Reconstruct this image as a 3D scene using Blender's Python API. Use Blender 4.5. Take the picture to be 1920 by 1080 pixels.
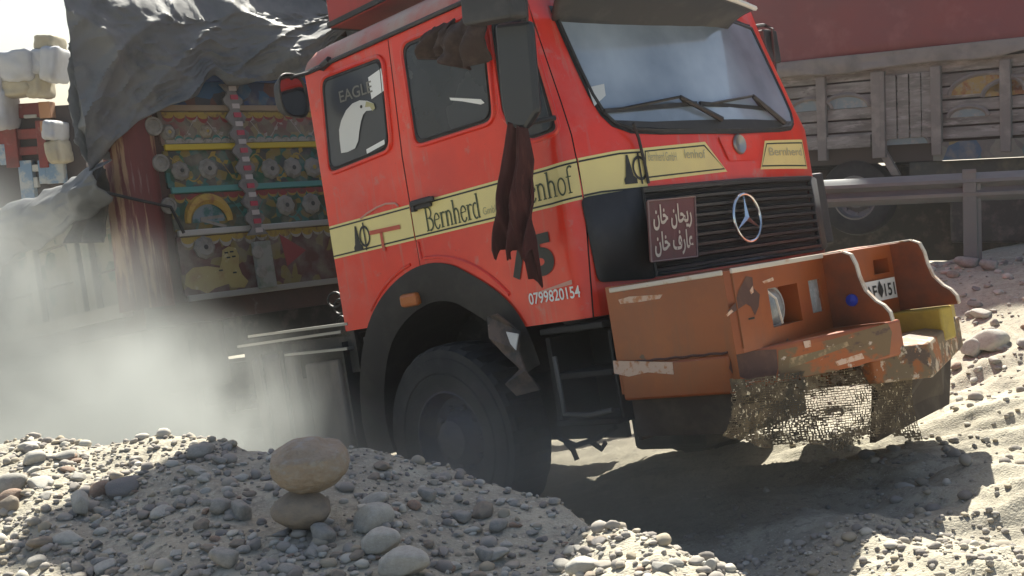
import bpy, bmesh, math, random
import numpy as np
from mathutils import Vector, Matrix

for o in list(bpy.data.objects):
    bpy.data.objects.remove(o)
sc = bpy.context.scene
COL = sc.collection
rnd = random.Random(7)

# ---------------------------------------------------------------- camera / sky / sun
# world: Z up, Y into the picture, camera at the origin (eye height above the river bed)
F_PX, CX, CY = 2180.4473, 960.0, 540.0           # focal length in pixels of the 1920x1080 photograph
WC = np.array([[0.9981685, -0.06049506, 0.0], [-0.00666848, -0.11002984, 0.99390591], [-0.0601264, -0.99208557, -0.11023173]])
# truck frame: X forward, Y to the truck's left, Z up, origin at the front axle
TR = np.array([[0.6943159, 0.7127629, -0.099471], [-0.70230595, 0.70123897, 0.12259796], [0.15713622, -0.01526264, 0.98745899]])
TT = np.array([0.45806532, 7.1302858, -1.45425685])
TM = Matrix([[*TR[0], TT[0]], [*TR[1], TT[1]], [*TR[2], TT[2]], [0, 0, 0, 1]])

cam_d = bpy.data.cameras.new("camera")
cam = bpy.data.objects.new("camera", cam_d)
COL.objects.link(cam)
m = Matrix.Identity(4)
for r in range(3):
    m[r][0], m[r][1], m[r][2] = WC[r][0], -WC[r][1], -WC[r][2]
cam.matrix_world = m
cam_d.sensor_width = 36.0
cam_d.lens = 36.0 * F_PX / 1920.0
cam_d.clip_start = 0.05
cam_d.clip_end = 3000
sc.camera = cam

SUN_AZ, SUN_EL = math.radians(6.0), math.radians(47.0)       # azimuth from +Y towards +X
sun_dir = Vector((math.sin(SUN_AZ) * math.cos(SUN_EL), math.cos(SUN_AZ) * math.cos(SUN_EL), math.sin(SUN_EL)))
w = bpy.data.worlds.new("World")
sc.world = w
w.use_nodes = True
wn = w.node_tree.nodes
bg = wn["Background"]
sky = wn.new("ShaderNodeTexSky")
sky.sky_type = 'NISHITA'
sky.sun_disc = False
sky.sun_elevation = SUN_EL
sky.sun_rotation = SUN_AZ
sky.dust_density = 3.0
sky.air_density = 1.2
w.node_tree.links.new(sky.outputs[0], bg.inputs[0])
bg.inputs[1].default_value = 0.052
sl = bpy.data.lights.new("sun", 'SUN')
sl.energy = 5.0
sl.angle = math.radians(0.5)
sl.color = (1.0, 0.96, 0.84)
sun = bpy.data.objects.new("sun", sl)
COL.objects.link(sun)
sun.rotation_euler = sun_dir.to_track_quat('Z', 'Y').to_euler()
sun.location = (0, 0, 30)
sc.view_settings.view_transform = 'Standard'
sc.view_settings.look = 'None'
sc.view_settings.exposure = 1.42
sc.view_settings.gamma = 1.0
try:
    sc.cycles.volume_step_rate = 1.5
    sc.cycles.volume_max_steps = 96
    sc.cycles.volume_bounces = 2
    sc.cycles.max_bounces = 6
    sc.cycles.use_denoising = True
except Exception:
    pass


# ---------------------------------------------------------------- helpers
def ray(px, py):
    return WC @ np.array([(px - CX) / F_PX, (py - CY) / F_PX, 1.0])

def at(px, py, Y):
    d = ray(px, py)
    return d * (Y / d[1])

def tp(px, py, ax, val):
    """photo pixel -> truck coordinates on the truck plane axis=val"""
    d = ray(px, py)
    n = TR[:, ax]
    t = (TT @ n + val) / (d @ n)
    return TR.T @ (d * t - TT)

def S(px, py, y=-1.24):
    q = tp(px, py, 1, y)
    return (q[0], q[2])

def Fp(px, py, x=1.335):
    q = tp(px, py, 0, x)
    return (q[1], q[2])

def Wp(px, py, x=-2.75):
    q = tp(px, py, 0, x)
    return (q[1], q[2])

def vnoise(P, seed=0):
    """value noise in [-1,1]; P (...,2 or 3)"""
    P = np.asarray(P, float)
    i = np.floor(P).astype(np.int64)
    f = P - i
    f = f * f * (3 - 2 * f)
    D = P.shape[-1]
    out = 0
    for c in range(2 ** D):
        wgt = 1.0
        h = np.full(P.shape[:-1], seed * 7919 + 13, np.int64)
        for k in range(D):
            b = (c >> k) & 1
            wgt = wgt * (f[..., k] if b else 1 - f[..., k])
            h = h * 1103515 + (i[..., k] + b) * (374761393 + 668265 * k)
            h = (h ^ (h >> 13)) & 0x7fffffff
        h = (h * 1274126177) & 0x7fffffff
        h = h ^ (h >> 16)
        out = out + wgt * ((h & 0xffff) / 32767.5 - 1)
    return out

def fbm(P, oct=4, seed=0, gain=0.5):
    P = np.asarray(P, float)
    a, s, o = 1.0, 0.0, 0
    for k in range(oct):
        o = o + a * vnoise(P * (2.03 ** k), seed + k)
        s += a
        a *= gain
    return o / s

class MB:
    def __init__(self):
        self.v, self.f = [], []
    def add(self, vs, fs):
        b = len(self.v)
        self.v += [tuple(map(float, p)) for p in vs]
        self.f += [tuple(b + i for i in q) for q in fs]
        return self
    def poly(self, pts):
        return self.add(pts, [tuple(range(len(pts)))])
    def box(self, c, s, M=None):
        vs = [Vector((c[0] + s[0] * (a - .5), c[1] + s[1] * (b - .5), c[2] + s[2] * (d - .5))) for a in (0, 1) for b in (0, 1) for d in (0, 1)]
        if M is not None:
            vs = [M @ p for p in vs]
        return self.add(vs, [(0, 1, 3, 2), (4, 6, 7, 5), (0, 4, 5, 1), (2, 3, 7, 6), (0, 2, 6, 4), (1, 5, 7, 3)])
    def beam(self, a, b, wd, ht, up=(0, 0, 1)):
        a, b = Vector(a), Vector(b)
        d = (b - a).normalized()
        s = d.cross(Vector(up)).normalized()
        u = s.cross(d)
        vs = [p + s * wd * i + u * ht * j for p in (a, b) for i, j in ((-.5, -.5), (.5, -.5), (.5, .5), (-.5, .5))]
        return self.add(vs, [(3, 2, 1, 0), (4, 5, 6, 7), (0, 1, 5, 4), (1, 2, 6, 5), (2, 3, 7, 6), (3, 0, 4, 7)])
    def tube(self, pts, r, n=8, closed=False, caps=True):
        P = [Vector(p) for p in pts]
        N = len(P)
        rs = r if isinstance(r, (list, tuple)) else [r] * N
        vs = []
        ref = None
        for i in range(N):
            a = P[(i - 1) % N] if closed or i > 0 else P[i]
            b = P[(i + 1) % N] if closed or i < N - 1 else P[i]
            t = (b - a).normalized()
            if ref is None:
                ref = t.orthogonal().normalized()
            ref = (ref - t * ref.dot(t)).normalized()
            q = t.cross(ref)
            for k in range(n):
                an = 2 * math.pi * k / n
                vs.append(P[i] + (ref * math.cos(an) + q * math.sin(an)) * rs[i])
        fs = []
        for i in range(N if closed else N - 1):
            for k in range(n):
                a = i * n + k; b = i * n + (k + 1) % n
                c = ((i + 1) % N) * n + (k + 1) % n; d = ((i + 1) % N) * n + k
                fs.append((a, b, c, d))
        if not closed and caps:
            fs.append(tuple(range(n - 1, -1, -1)))
            fs.append(tuple((N - 1) * n + k for k in range(n)))
        return self.add(vs, fs)
    def lathe(self, prof, c, axis=1, n=48, mod=None):
        """prof: list of (axial, radius) about axis through c"""
        vs = []
        for k in range(n):
            a = 2 * math.pi * k / n
            for i, (h, r) in enumerate(prof):
                if mod: r = r + mod(i, k)
                u, v_ = r * math.cos(a), r * math.sin(a)
                p = [0, 0, 0]
                p[axis] = h; p[(axis + 1) % 3] = u; p[(axis + 2) % 3] = v_
                vs.append((p[0] + c[0], p[1] + c[1], p[2] + c[2]))
        m_ = len(prof)
        fs = []
        for k in range(n):
            k2 = (k + 1) % n
            for i in range(m_ - 1):
                fs.append((k * m_ + i, k2 * m_ + i, k2 * m_ + i + 1, k * m_ + i + 1))
        return self.add(vs, fs)
    def grid(self, fn, nu, nv, wrap=False):
        vs = [fn(i / nu, j / nv) for i in range(nu + 1) for j in range(nv + 1)]
        fs = [(i * (nv + 1) + j, (i + 1) * (nv + 1) + j, (i + 1) * (nv + 1) + j + 1, i * (nv + 1) + j + 1) for i in range(nu) for j in range(nv)]
        return self.add(vs, fs)
    def prism(self, pts, d):
        """closed outline pts extruded by vector d"""
        n = len(pts)
        d = Vector(d)
        vs = [Vector(p) for p in pts] + [Vector(p) + d for p in pts]
        return self.add(vs, [tuple(range(n - 1, -1, -1)), tuple(range(n, 2 * n))] + [(i, (i + 1) % n, n + (i + 1) % n, n + i) for i in range(n)])
    def build(self, name, mat, parent=None, smooth=False, bevel=0.0, solid=0.0, segs=2):
        me = bpy.data.meshes.new(name)
        me.from_pydata(self.v, [], self.f)
        bm = bmesh.new(); bm.from_mesh(me)
        bmesh.ops.remove_doubles(bm, verts=bm.verts, dist=1e-5)
        bmesh.ops.recalc_face_normals(bm, faces=bm.faces)
        bm.to_mesh(me); bm.free()
        o = bpy.data.objects.new(name, me)
        COL.objects.link(o)
        if mat: me.materials.append(mat)
        if smooth:
            me.polygons.foreach_set("use_smooth", [True] * len(me.polygons))
            try: me.set_sharp_from_angle(angle=math.radians(40))
            except Exception: pass
        if solid:
            s = o.modifiers.new("solid", 'SOLIDIFY'); s.thickness = solid; s.offset = 0
        if bevel:
            b = o.modifiers.new("bevel", 'BEVEL'); b.width = bevel; b.segments = segs; b.limit_method = 'ANGLE'; b.angle_limit = math.radians(40)
        if parent: o.parent = parent
        return o

def tag(o, label=None, cat=None, group=None, kind=None):
    if label: o["label"] = label
    if cat: o["category"] = cat
    if group: o["group"] = group
    if kind: o["kind"] = kind
    return o

def empty(name, mw=None):
    o = bpy.data.objects.new(name, None)
    o.empty_display_size = 0.2
    COL.objects.link(o)
    if mw is not None: o.matrix_world = mw
    return o

# ---------------------------------------------------------------- materials
MATS = {}
def M(name, c, rough=0.6, metal=0.0, layers=(), bump=0.0, bscale=40.0, coat=0.0, spec=0.5, stretch=(1, 1, 1), rvar=0.0):
    """layers: (colour, noise scale, lo, hi[, detail]) mixed over the base by noise"""
    if name in MATS: return MATS[name]
    mt = bpy.data.materials.new(name); mt.use_nodes = True
    nt = mt.node_tree; N = nt.nodes; L = nt.links
    b = N["Principled BSDF"]
    b.inputs["Roughness"].default_value = rough
    b.inputs["Metallic"].default_value = metal
    b.inputs["Specular IOR Level"].default_value = spec
    b.inputs["Coat Weight"].default_value = coat
    b.inputs["Coat Roughness"].default_value = 0.12
    tc = N.new("ShaderNodeTexCoord")
    mp = N.new("ShaderNodeMapping"); mp.inputs["Scale"].default_value = stretch
    L.new(tc.outputs["Object"], mp.inputs["Vector"])
    col = None
    base = N.new("ShaderNodeRGB"); base.outputs[0].default_value = (*c, 1)
    col = base.outputs[0]
    fac_last = None
    for k, ly in enumerate(layers):
        c2, s, lo, hi = ly[:4]
        nz = N.new("ShaderNodeTexNoise"); nz.inputs["Scale"].default_value = s
        nz.inputs["Detail"].default_value = ly[4] if len(ly) > 4 else 6
        nz.inputs["Roughness"].default_value = 0.62
        off = N.new("ShaderNodeVectorMath"); off.operation = 'ADD'; off.inputs[1].default_value = (3.7 * k + 1.3, 1.9 * k, 5.1 * k)
        if len(ly) > 5:
            m2_ = N.new("ShaderNodeMapping"); m2_.inputs["Scale"].default_value = ly[5]
            L.new(tc.outputs["Object"], m2_.inputs["Vector"]); L.new(m2_.outputs[0], off.inputs[0])
        else:
            L.new(mp.outputs[0], off.inputs[0])
        L.new(off.outputs[0], nz.inputs["Vector"])
        mr = N.new("ShaderNodeMapRange"); mr.inputs["From Min"].default_value = lo; mr.inputs["From Max"].default_value = hi
        L.new(nz.outputs["Fac"], mr.inputs["Value"])
        mx = N.new("ShaderNodeMix"); mx.data_type = 'RGBA'
        L.new(mr.outputs[0], mx.inputs["Factor"]); L.new(col, mx.inputs[6]); mx.inputs[7].default_value = (*c2, 1)
        col = mx.outputs[2]; fac_last = mr.outputs[0]
    L.new(col, b.inputs["Base Color"])
    if rvar and fac_last:
        mr = N.new("ShaderNodeMapRange"); mr.inputs["To Min"].default_value = rough; mr.inputs["To Max"].default_value = min(1, rough + rvar)
        L.new(fac_last, mr.inputs["Value"]); L.new(mr.outputs[0], b.inputs["Roughness"])
    if bump:
        nz = N.new("ShaderNodeTexNoise"); nz.inputs["Scale"].default_value = bscale; nz.inputs["Detail"].default_value = 5
        L.new(mp.outputs[0], nz.inputs["Vector"])
        bp = N.new("ShaderNodeBump"); bp.inputs["Strength"].default_value = bump; bp.inputs["Distance"].default_value = 0.02
        L.new(nz.outputs["Fac"], bp.inputs["Height"]); L.new(bp.outputs[0], b.inputs["Normal"])
    MATS[name] = mt
    return mt

DUST = (0.36, 0.31, 0.26)
red = M("red_paint", (0.78, 0.036, 0.010), 0.32, layers=[((0.64, 0.026, 0.010), 2.2, .4, .7), ((0.62, 0.20, 0.16), 1.5, .54, .95), ((0.5, 0.16, 0.12), 3, .56, .8, 6, (5, 5, .5)), (DUST, 9, .6, .92), ((0.2, 0.03, 0.025), 40, .70, .74)], coat=.3, rvar=.25, bump=.10, bscale=2.6)
red_roof = M("dusty_red_roof", (0.45, 0.10, 0.08), 0.5, layers=[(DUST, 3, .35, .7), ((0.3, 0.05, 0.04), 14, .6, .8)], rvar=.2)
red_dark = M("dark_red_paint", (0.3, 0.018, 0.016), 0.45, layers=[((0.2, 0.02, 0.02), 4, .4, .7), (DUST, 12, .66, .9)])
yellow = M("belt_yellow", (0.78, 0.66, 0.27), 0.42, layers=[((0.70, 0.58, 0.26), 3, .4, .75), (DUST, 18, .68, .95)])
ink = M("lettering_black", (0.02, 0.02, 0.018), 0.5)
green_ink = M("lettering_green", (0.05, 0.065, 0.03), 0.55, layers=[((0.3, 0.26, 0.1), 40, .55, .8)])
faded_ink = M("lettering_faded", (0.4, 0.37, 0.2), 0.55)
white = M("lettering_white", (0.78, 0.78, 0.76), 0.5)
pink = M("scuffed_pink_mark", (0.6, 0.3, 0.24), 0.6)
seam = M("panel_gap", (0.012, 0.008, 0.008), 0.8)
rubber = M("black_rubber", (0.018, 0.018, 0.02), 0.55, layers=[((0.07, 0.065, 0.06), 12, .5, .85)])
tyre_m = M("tyre_rubber", (0.022, 0.023, 0.025), 0.85, layers=[((0.055, 0.053, 0.05), 5, .42, .85), ((0.10, 0.09, 0.08), 22, .64, .95)], bump=.1, bscale=60)
plastic = M("black_plastic", (0.03, 0.03, 0.033), 0.62, layers=[((0.06, 0.056, 0.055), 7, .5, .85)])
grille_m = M("grille_plastic", (0.02, 0.021, 0.026), 0.38, layers=[((0.06, 0.056, 0.055), 9, .55, .85)])
chrome = M("chrome", (0.72, 0.73, 0.75), 0.16, 1.0, layers=[((0.4, 0.38, 0.36), 30, .6, .9)])
silver = M("bare_aluminium", (0.36, 0.36, 0.35), 0.38, 0.8, layers=[(DUST, 12, .55, .85)])
dark_steel = M("dirty_black_steel", (0.03, 0.028, 0.027), 0.6, layers=[((0.14, 0.12, 0.10), 6, .5, .8), ((0.1, 0.05, 0.03), 15, .62, .85)])
dusty_steel = M("dust_caked_steel", (0.14, 0.12, 0.105), 0.8, layers=[((0.30, 0.26, 0.22), 4, .4, .75), ((0.06, 0.05, 0.05), 9, .6, .8)], stretch=(1, 1, .4))
orange = M("orange_paint", (0.32, 0.066, 0.003), 0.42, layers=[((0.24, 0.05, 0.005), 3, .4, .7), ((0.40, 0.092, 0.005), 6, .55, .85), ((0.2, 0.06, 0.015), 3, .55, .8, 6, (4, 4, .4)), ((0.16, 0.09, 0.05), 9, .66, .95), ((0.10, 0.045, 0.025), 7, .685, .70), ((0.55, 0.36, 0.24), 13, .735, .745)], coat=.25, rvar=.2, bump=.16, bscale=3.5)
orange_worn = M("worn_orange_paint", (0.36, 0.085, 0.01), 0.5, layers=[((0.17, 0.10, 0.04), 7, .46, .53), ((0.09, 0.045, 0.028), 9, .55, .60), ((0.58, 0.46, 0.36), 15, .62, .65)], rvar=.2, bump=.08, bscale=14, stretch=(1, .6, 1.3))
edge_pale = M("sunlit_pale_edge", (0.62, 0.55, 0.46), 0.35, layers=[((0.45, 0.24, 0.1), 14, .55, .7)])  # sunlight on bumper lip and cheek edges put into a pale colour
yellow_bump = M("yellow_bumper_paint", (0.42, 0.30, 0.035), 0.5, layers=[((0.25, 0.18, 0.03), 5, .45, .7), ((0.1, 0.06, 0.03), 12, .66, .7)])
brown_primer = M("brown_primer", (0.085, 0.032, 0.022), 0.6, layers=[((0.14, 0.06, 0.035), 12, .5, .7)])
pale_scrape = M("pale_scrape", (0.66, 0.46, 0.34), 0.6, layers=[((0.5, 0.2, 0.08), 30, .5, .62)])
lens = M("headlamp_lens", (0.26, 0.275, 0.28), 0.15, coat=.5, layers=[((0.4, 0.41, 0.40), 30, .45, .7)])
amber = M("amber_lens", (0.42, 0.12, 0.02), 0.3)
blue_m = M("blue_lens", (0.01, 0.03, 0.35), 0.3)
plate_m = M("licence_plate", (0.68, 0.66, 0.62), 0.5, layers=[((0.45, 0.4, 0.36), 16, .55, .8)])
maroon = M("maroon_plate", (0.17, 0.052, 0.05), 0.45, layers=[((0.12, 0.06, 0.05), 8, .45, .7), ((0.22, 0.15, 0.13), 20, .6, .85)])
cream_ink = M("cream_lettering", (0.72, 0.62, 0.5), 0.5)
cloth_m = M("maroon_cloth", (0.06, 0.014, 0.013), 0.95, layers=[((0.032, 0.011, 0.011), 6, .4, .7), ((0.12, 0.042, 0.034), 26, .55, .8)], stretch=(1, 1, .12), bump=.3, bscale=30)
fur_m = M("brown_tassel_cloth", (0.05, 0.035, 0.033), 0.95, layers=[((0.12, 0.085, 0.075), 10, .5, .8)], bump=.3, bscale=30)
tarp_m = M("grey_tarpaulin", (0.265, 0.27, 0.275), 0.62, layers=[((0.34, 0.335, 0.325), 1.4, .4, .7), ((0.18, 0.19, 0.205), 4, .5, .75), ((0.40, 0.38, 0.35), 9, .64, .85)], bump=.12, bscale=34, rvar=.2)
plas_sheet = M("clear_plastic_sheet", (0.5, 0.5, 0.48), 0.22, bump=.35, bscale=7)
hub_m = M("blue_hub_paint", (0.02, 0.026, 0.055), 0.6, layers=[((0.07, 0.065, 0.06), 7, .42, .7)])
mesh_m = M("woven_mesh_strands", (0.085, 0.06, 0.035), 0.9, layers=[((0.19, 0.145, 0.085), 16, .45, .7), ((0.04, 0.032, 0.022), 5, .48, .66), ((0.75, 0.64, 0.45), 48, .60, .64)])  # last layer paints bright glints into the strands as pale specks
hose_m = M("hose_black", (0.02, 0.02, 0.02), 0.6)
mirror_glass = M("mirror_glass", (0.42, 0.42, 0.44), 0.08, 1.0)
crown_red = M("red_board", (0.36, 0.035, 0.03), 0.5, layers=[((0.24, 0.03, 0.03), 5, .45, .75), (DUST, 9, .66, .9)])

def glass_mat(name, tint, film, rough=0.06):
    mt = bpy.data.materials.new(name); mt.use_nodes = True
    nt = mt.node_tree; N = nt.nodes; L = nt.links
    b = N["Principled BSDF"]
    tc = N.new("ShaderNodeTexCoord")
    nz = N.new("ShaderNodeTexNoise"); nz.inputs["Scale"].default_value = 1.7; nz.inputs["Detail"].default_value = 6
    L.new(tc.outputs["Object"], nz.inputs["Vector"])
    mr = N.new("ShaderNodeMapRange"); mr.inputs["From Min"].default_value = .35; mr.inputs["From Max"].default_value = .75
    L.new(nz.outputs["Fac"], mr.inputs["Value"])
    mx = N.new("ShaderNodeMix"); mx.data_type = 'RGBA'
    mx.inputs[6].default_value = (*tint, 1); mx.inputs[7].default_value = (*film, 1)
    L.new(mr.outputs[0], mx.inputs["Factor"]); L.new(mx.outputs[2], b.inputs["Base Color"])
    mr2 = N.new("ShaderNodeMapRange"); mr2.inputs["To Min"].default_value = rough; mr2.inputs["To Max"].default_value = rough + .15
    L.new(mr.outputs[0], mr2.inputs["Value"]); L.new(mr2.outputs[0], b.inputs["Roughness"])
    b.inputs["IOR"].default_value = 1.6
    b.inputs["Coat Weight"].default_value = 1.0
    b.inputs["Coat Roughness"].default_value = 0.04
    return mt
glass_side = glass_mat("tinted_side_glass", (0.012, 0.015, 0.022), (0.035, 0.04, 0.052), .2)
for k_, v_ in (("Coat Weight", .35), ("IOR", 1.42)): glass_side.node_tree.nodes["Principled BSDF"].inputs[k_].default_value = v_
glass_front = glass_mat("sky_and_dust_windshield_glass", (0.15, 0.195, 0.26), (0.38, 0.46, 0.57), .12)  # pale blue film paints the sky reflection together with dust

def thin(mt, amt):
    nt = mt.node_tree; N = nt.nodes; L = nt.links
    b = N["Principled BSDF"]; tr_ = N.new("ShaderNodeBsdfTranslucent"); mx = N.new("ShaderNodeMixShader"); mx.inputs[0].default_value = amt
    L.new(b.inputs["Base Color"].links[0].from_socket, tr_.inputs[0])
    L.new(b.outputs[0], mx.inputs[1]); L.new(tr_.outputs[0], mx.inputs[2]); L.new(mx.outputs[0], N["Material Output"].inputs[0])
thin(tarp_m, .42)
glass_rear = glass_mat("dusty_rear_side_glass", (0.018, 0.02, 0.028), (0.05, 0.056, 0.068), .38)
glass_rear.node_tree.nodes["Principled BSDF"].inputs["Coat Weight"].default_value = .15
# painted folk-art panel: coloured cells under dirt
def art_mat(name, cols, scale=9.0, seed=0.0, dirt=.5):
    mt = bpy.data.materials.new(name); mt.use_nodes = True
    nt = mt.node_tree; N = nt.nodes; L = nt.links
    b = N["Principled BSDF"]; b.inputs["Roughness"].default_value = .6
    tc = N.new("ShaderNodeTexCoord")
    ad = N.new("ShaderNodeVectorMath"); ad.operation = 'ADD'; ad.inputs[1].default_value = (seed, seed * 1.7, seed * .6)
    L.new(tc.outputs["Object"], ad.inputs[0])
    nz = N.new("ShaderNodeTexNoise"); nz.inputs["Scale"].default_value = 5
    L.new(ad.outputs[0], nz.inputs["Vector"])
    mxv = N.new("ShaderNodeMix"); mxv.data_type = 'RGBA'; mxv.inputs["Factor"].default_value = .06
    L.new(ad.outputs[0], mxv.inputs[6]); L.new(nz.outputs["Color"], mxv.inputs[7])
    vo = N.new("ShaderNodeTexVoronoi"); vo.inputs["Scale"].default_value = scale
    L.new(mxv.outputs[2], vo.inputs["Vector"])
    sp = N.new("ShaderNodeSeparateColor"); L.new(vo.outputs["Color"], sp.inputs[0])
    cr = N.new("ShaderNodeValToRGB"); cr.color_ramp.interpolation = 'CONSTANT'
    e = cr.color_ramp.elements
    while len(e) > 1: e.remove(e[-1])
    e[0].position = 0; e[0].color = (*cols[0], 1)
    for k, c in enumerate(cols[1:], 1):
        q = e.new(k / len(cols)); q.color = (*c, 1)
    L.new(sp.outputs[0], cr.inputs[0])
    n2 = N.new("ShaderNodeTexNoise"); n2.inputs["Scale"].default_value = 7; n2.inputs["Detail"].default_value = 8
    L.new(ad.outputs[0], n2.inputs["Vector"])
    mr = N.new("ShaderNodeMapRange"); mr.inputs["From Min"].default_value = .62 - dirt * .3; mr.inputs["From Max"].default_value = .95 - dirt * .3
    L.new(n2.outputs["Fac"], mr.inputs["Value"])
    mx = N.new("ShaderNodeMix"); mx.data_type = 'RGBA'; mx.inputs[7].default_value = (0.23, 0.205, 0.165, 1)
    L.new(mr.outputs[0], mx.inputs["Factor"]); L.new(cr.outputs[0], mx.inputs[6]); L.new(mx.outputs[2], b.inputs["Base Color"])
    return mt
GRN, BLU, YEL, TAN, CRM, PNK = (0.022, 0.075, 0.042), (0.025, 0.06, 0.16), (0.3, 0.2, 0.03), (0.18, 0.14, 0.10), (0.36, 0.33, 0.27), (0.2, 0.08, 0.07)

# ================================================================ TERRAIN
A0 = np.array([-0.3, 6.3]); HD = TR[:2, 0] / np.linalg.norm(TR[:2, 0]); LD = TR[:2, 1] / np.linalg.norm(TR[:2, 1])
def sstep(a, b, x):
    t = np.clip((x - a) / (b - a), 0, 1)
    return t * t * (3 - 2 * t)
# mound crest: photo pixel, depth
CREST = [(-420, 860, 5.0), (-150, 856, 4.7), (0, 846, 4.6), (60, 836, 4.55), (180, 846, 4.5), (300, 826, 4.45), (400, 826, 4.4), (465, 846, 4.3), (560, 852, 4.2), (700, 858, 4.15), (800, 880, 4.1), (900, 908, 4.0),
         (1050, 945, 3.75), (1130, 1000, 3.3), (1230, 1022, 3.05), (1290, 1050, 3.0), (1340, 1066, 2.95), (1500, 1130, 2.85), (1750, 1210, 2.8), (2100, 1290, 2.75)]
_cu, _cy, _cz = [], [], []
for px, py, Y in CREST:
    p = at(px, py, Y)
    _cu.append(p[0] / p[1]); _cy.append(Y); _cz.append(p[2])
def terrain(X, Y, detail=True):
    X = np.asarray(X, float); Y = np.asarray(Y, float)
    rel = np.stack([X - A0[0], Y - A0[1]], -1)
    al = rel @ HD; la = rel @ LD
    P_ = np.stack([X, Y], -1)
    base = -2.10 + 0.17 * np.clip(al, -5.0, 2.3)
    base = base - 0.20 * np.exp(-((la + 1.35) / .75) ** 2) * sstep(-1.0, .6, al) * (1 - .6 * sstep(1.8, 2.8, al))
    base = base + 0.10 * (1 - np.abs(vnoise(np.stack([la * 2.1 + .4 * vnoise(P_ * .8, 3), al * .35], -1), 6))) ** 2 * sstep(-1, 1, al)
    base = base + 0.13 * sstep(2.0, 4.5, al)
    base = base + (0.80 - 0.16 * np.clip(al - .3, -1.5, 2.0)) * sstep(2.9, 5.4, la) * sstep(-4, 0, al)
    # wheel rut
    Yc = np.maximum(Y, 0.6)
    u = np.clip(X / Yc, -0.8, 0.75)
    cy_ = np.interp(u, _cu, _cy); cz_ = np.interp(u, _cu, _cz)
    cy_ = cy_ + 0.08 * vnoise(np.stack([u * 9, u * 0], -1), 5)
    d = Y - cy_
    near = cz_ - 0.05 * np.clip(-d, 0, 2.6) - 0.02 * np.clip(-d, 0, 2.6) ** 2
    far = cz_ - 0.35 * np.clip(d, 0, None) - 0.75 * np.clip(d, 0, None) ** 2
    md = np.where(d < 0, near, far)
    md = np.maximum(md, -6)
    k = 0.05
    h = np.clip(0.5 + 0.5 * (md - base) / k, 0, 1)
    z = base * (1 - h) + md * h + k * h * (1 - h)
    dist = np.sqrt(X * X + Y * Y)
    fade = np.clip(1.4 - dist / 60, 0.2, 1)
    P = np.stack([X, Y], -1)
    z = z + 0.05 * fbm(P * 0.9, 3, 11) * fade
    if detail:
        z = z + 0.022 * fbm(P * 5.0, 4, 21) * fade + 0.010 * fbm(P * 23.0, 3, 31) * fade
        # ragged low terraces in the silt to the right of the ruts
        b = sstep(1.2, 1.9, X) * sstep(3.6, 4.2, Y) * (1 - sstep(7.6, 8.6, Y))
        t = fbm(np.stack([X * 0.7, Y * 3.3], -1), 3, 41)
        t5 = t * 5; fr5 = t5 - np.floor(t5)
        z = z + b * (0.075 * (np.floor(t5) + sstep(.15, .85, fr5)) / 5 + 0.05 * t)
    return z
def hit(px, py):
    d = ray(px, py)
    t = np.arange(1.8, 30, 0.01)
    P = d[None] * t[:, None]
    below = P[:, 2] < terrain(P[:, 0], P[:, 1])
    i = int(np.argmax(below)) if below.any() else len(t) - 1
    return P[i]

def axis(lo, hi, dlo, dhi, fine, grow):
    c = list(np.arange(dlo, dhi, fine))
    s, x = fine, dhi
    while x < hi:
        c.append(x); s *= grow; x += s
    c.append(hi)
    s, x = fine, dlo - fine
    l = []
    while x > lo:
        l.append(x); s *= grow; x -= s
    l.append(lo)
    return np.array(l[::-1] + c)
gx = axis(-900, 900, -3.2, 3.6, 0.02, 1.09)
gy = axis(-60, 1500, 2.6, 7.6, 0.02, 1.07)
GX, GY = np.meshgrid(gx, gy, indexing='ij')
GZ = terrain(GX, GY)
nx, ny = GX.shape
me = bpy.data.meshes.new("ground")
idx = np.arange(nx * ny).reshape(nx, ny)
q = np.stack([idx[:-1, :-1], idx[1:, :-1], idx[1:, 1:], idx[:-1, 1:]], -1).reshape(-1, 4)
me.vertices.add(nx * ny); me.vertices.foreach_set("co", np.stack([GX, GY, GZ], -1).reshape(-1).astype(np.float32))
me.loops.add(q.size); me.loops.foreach_set("vertex_index", q.reshape(-1).astype(np.int32))
me.polygons.add(len(q)); me.polygons.foreach_set("loop_start", np.arange(0, q.size, 4, dtype=np.int32))
me.polygons.foreach_set("use_smooth", np.ones(len(q), bool))
me.update(); me.validate()
ground = bpy.data.objects.new("ground", me); COL.objects.link(ground)
tag(ground, "stony grey tan river bed with a gravel mound and ruts", None, None, "structure")
gm = M("gravelly_dirt", (0.375, 0.345, 0.275), 0.95, layers=[((0.29, 0.265, 0.215), 1.2, .4, .65), ((0.47, 0.435, 0.345), 5, .48, .7), ((0.22, 0.2, 0.17), 26, .52, .7), ((0.50, 0.47, 0.39), 70, .56, .7)], bump=.55, bscale=90, spec=.1)
me.materials.append(gm)

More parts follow.
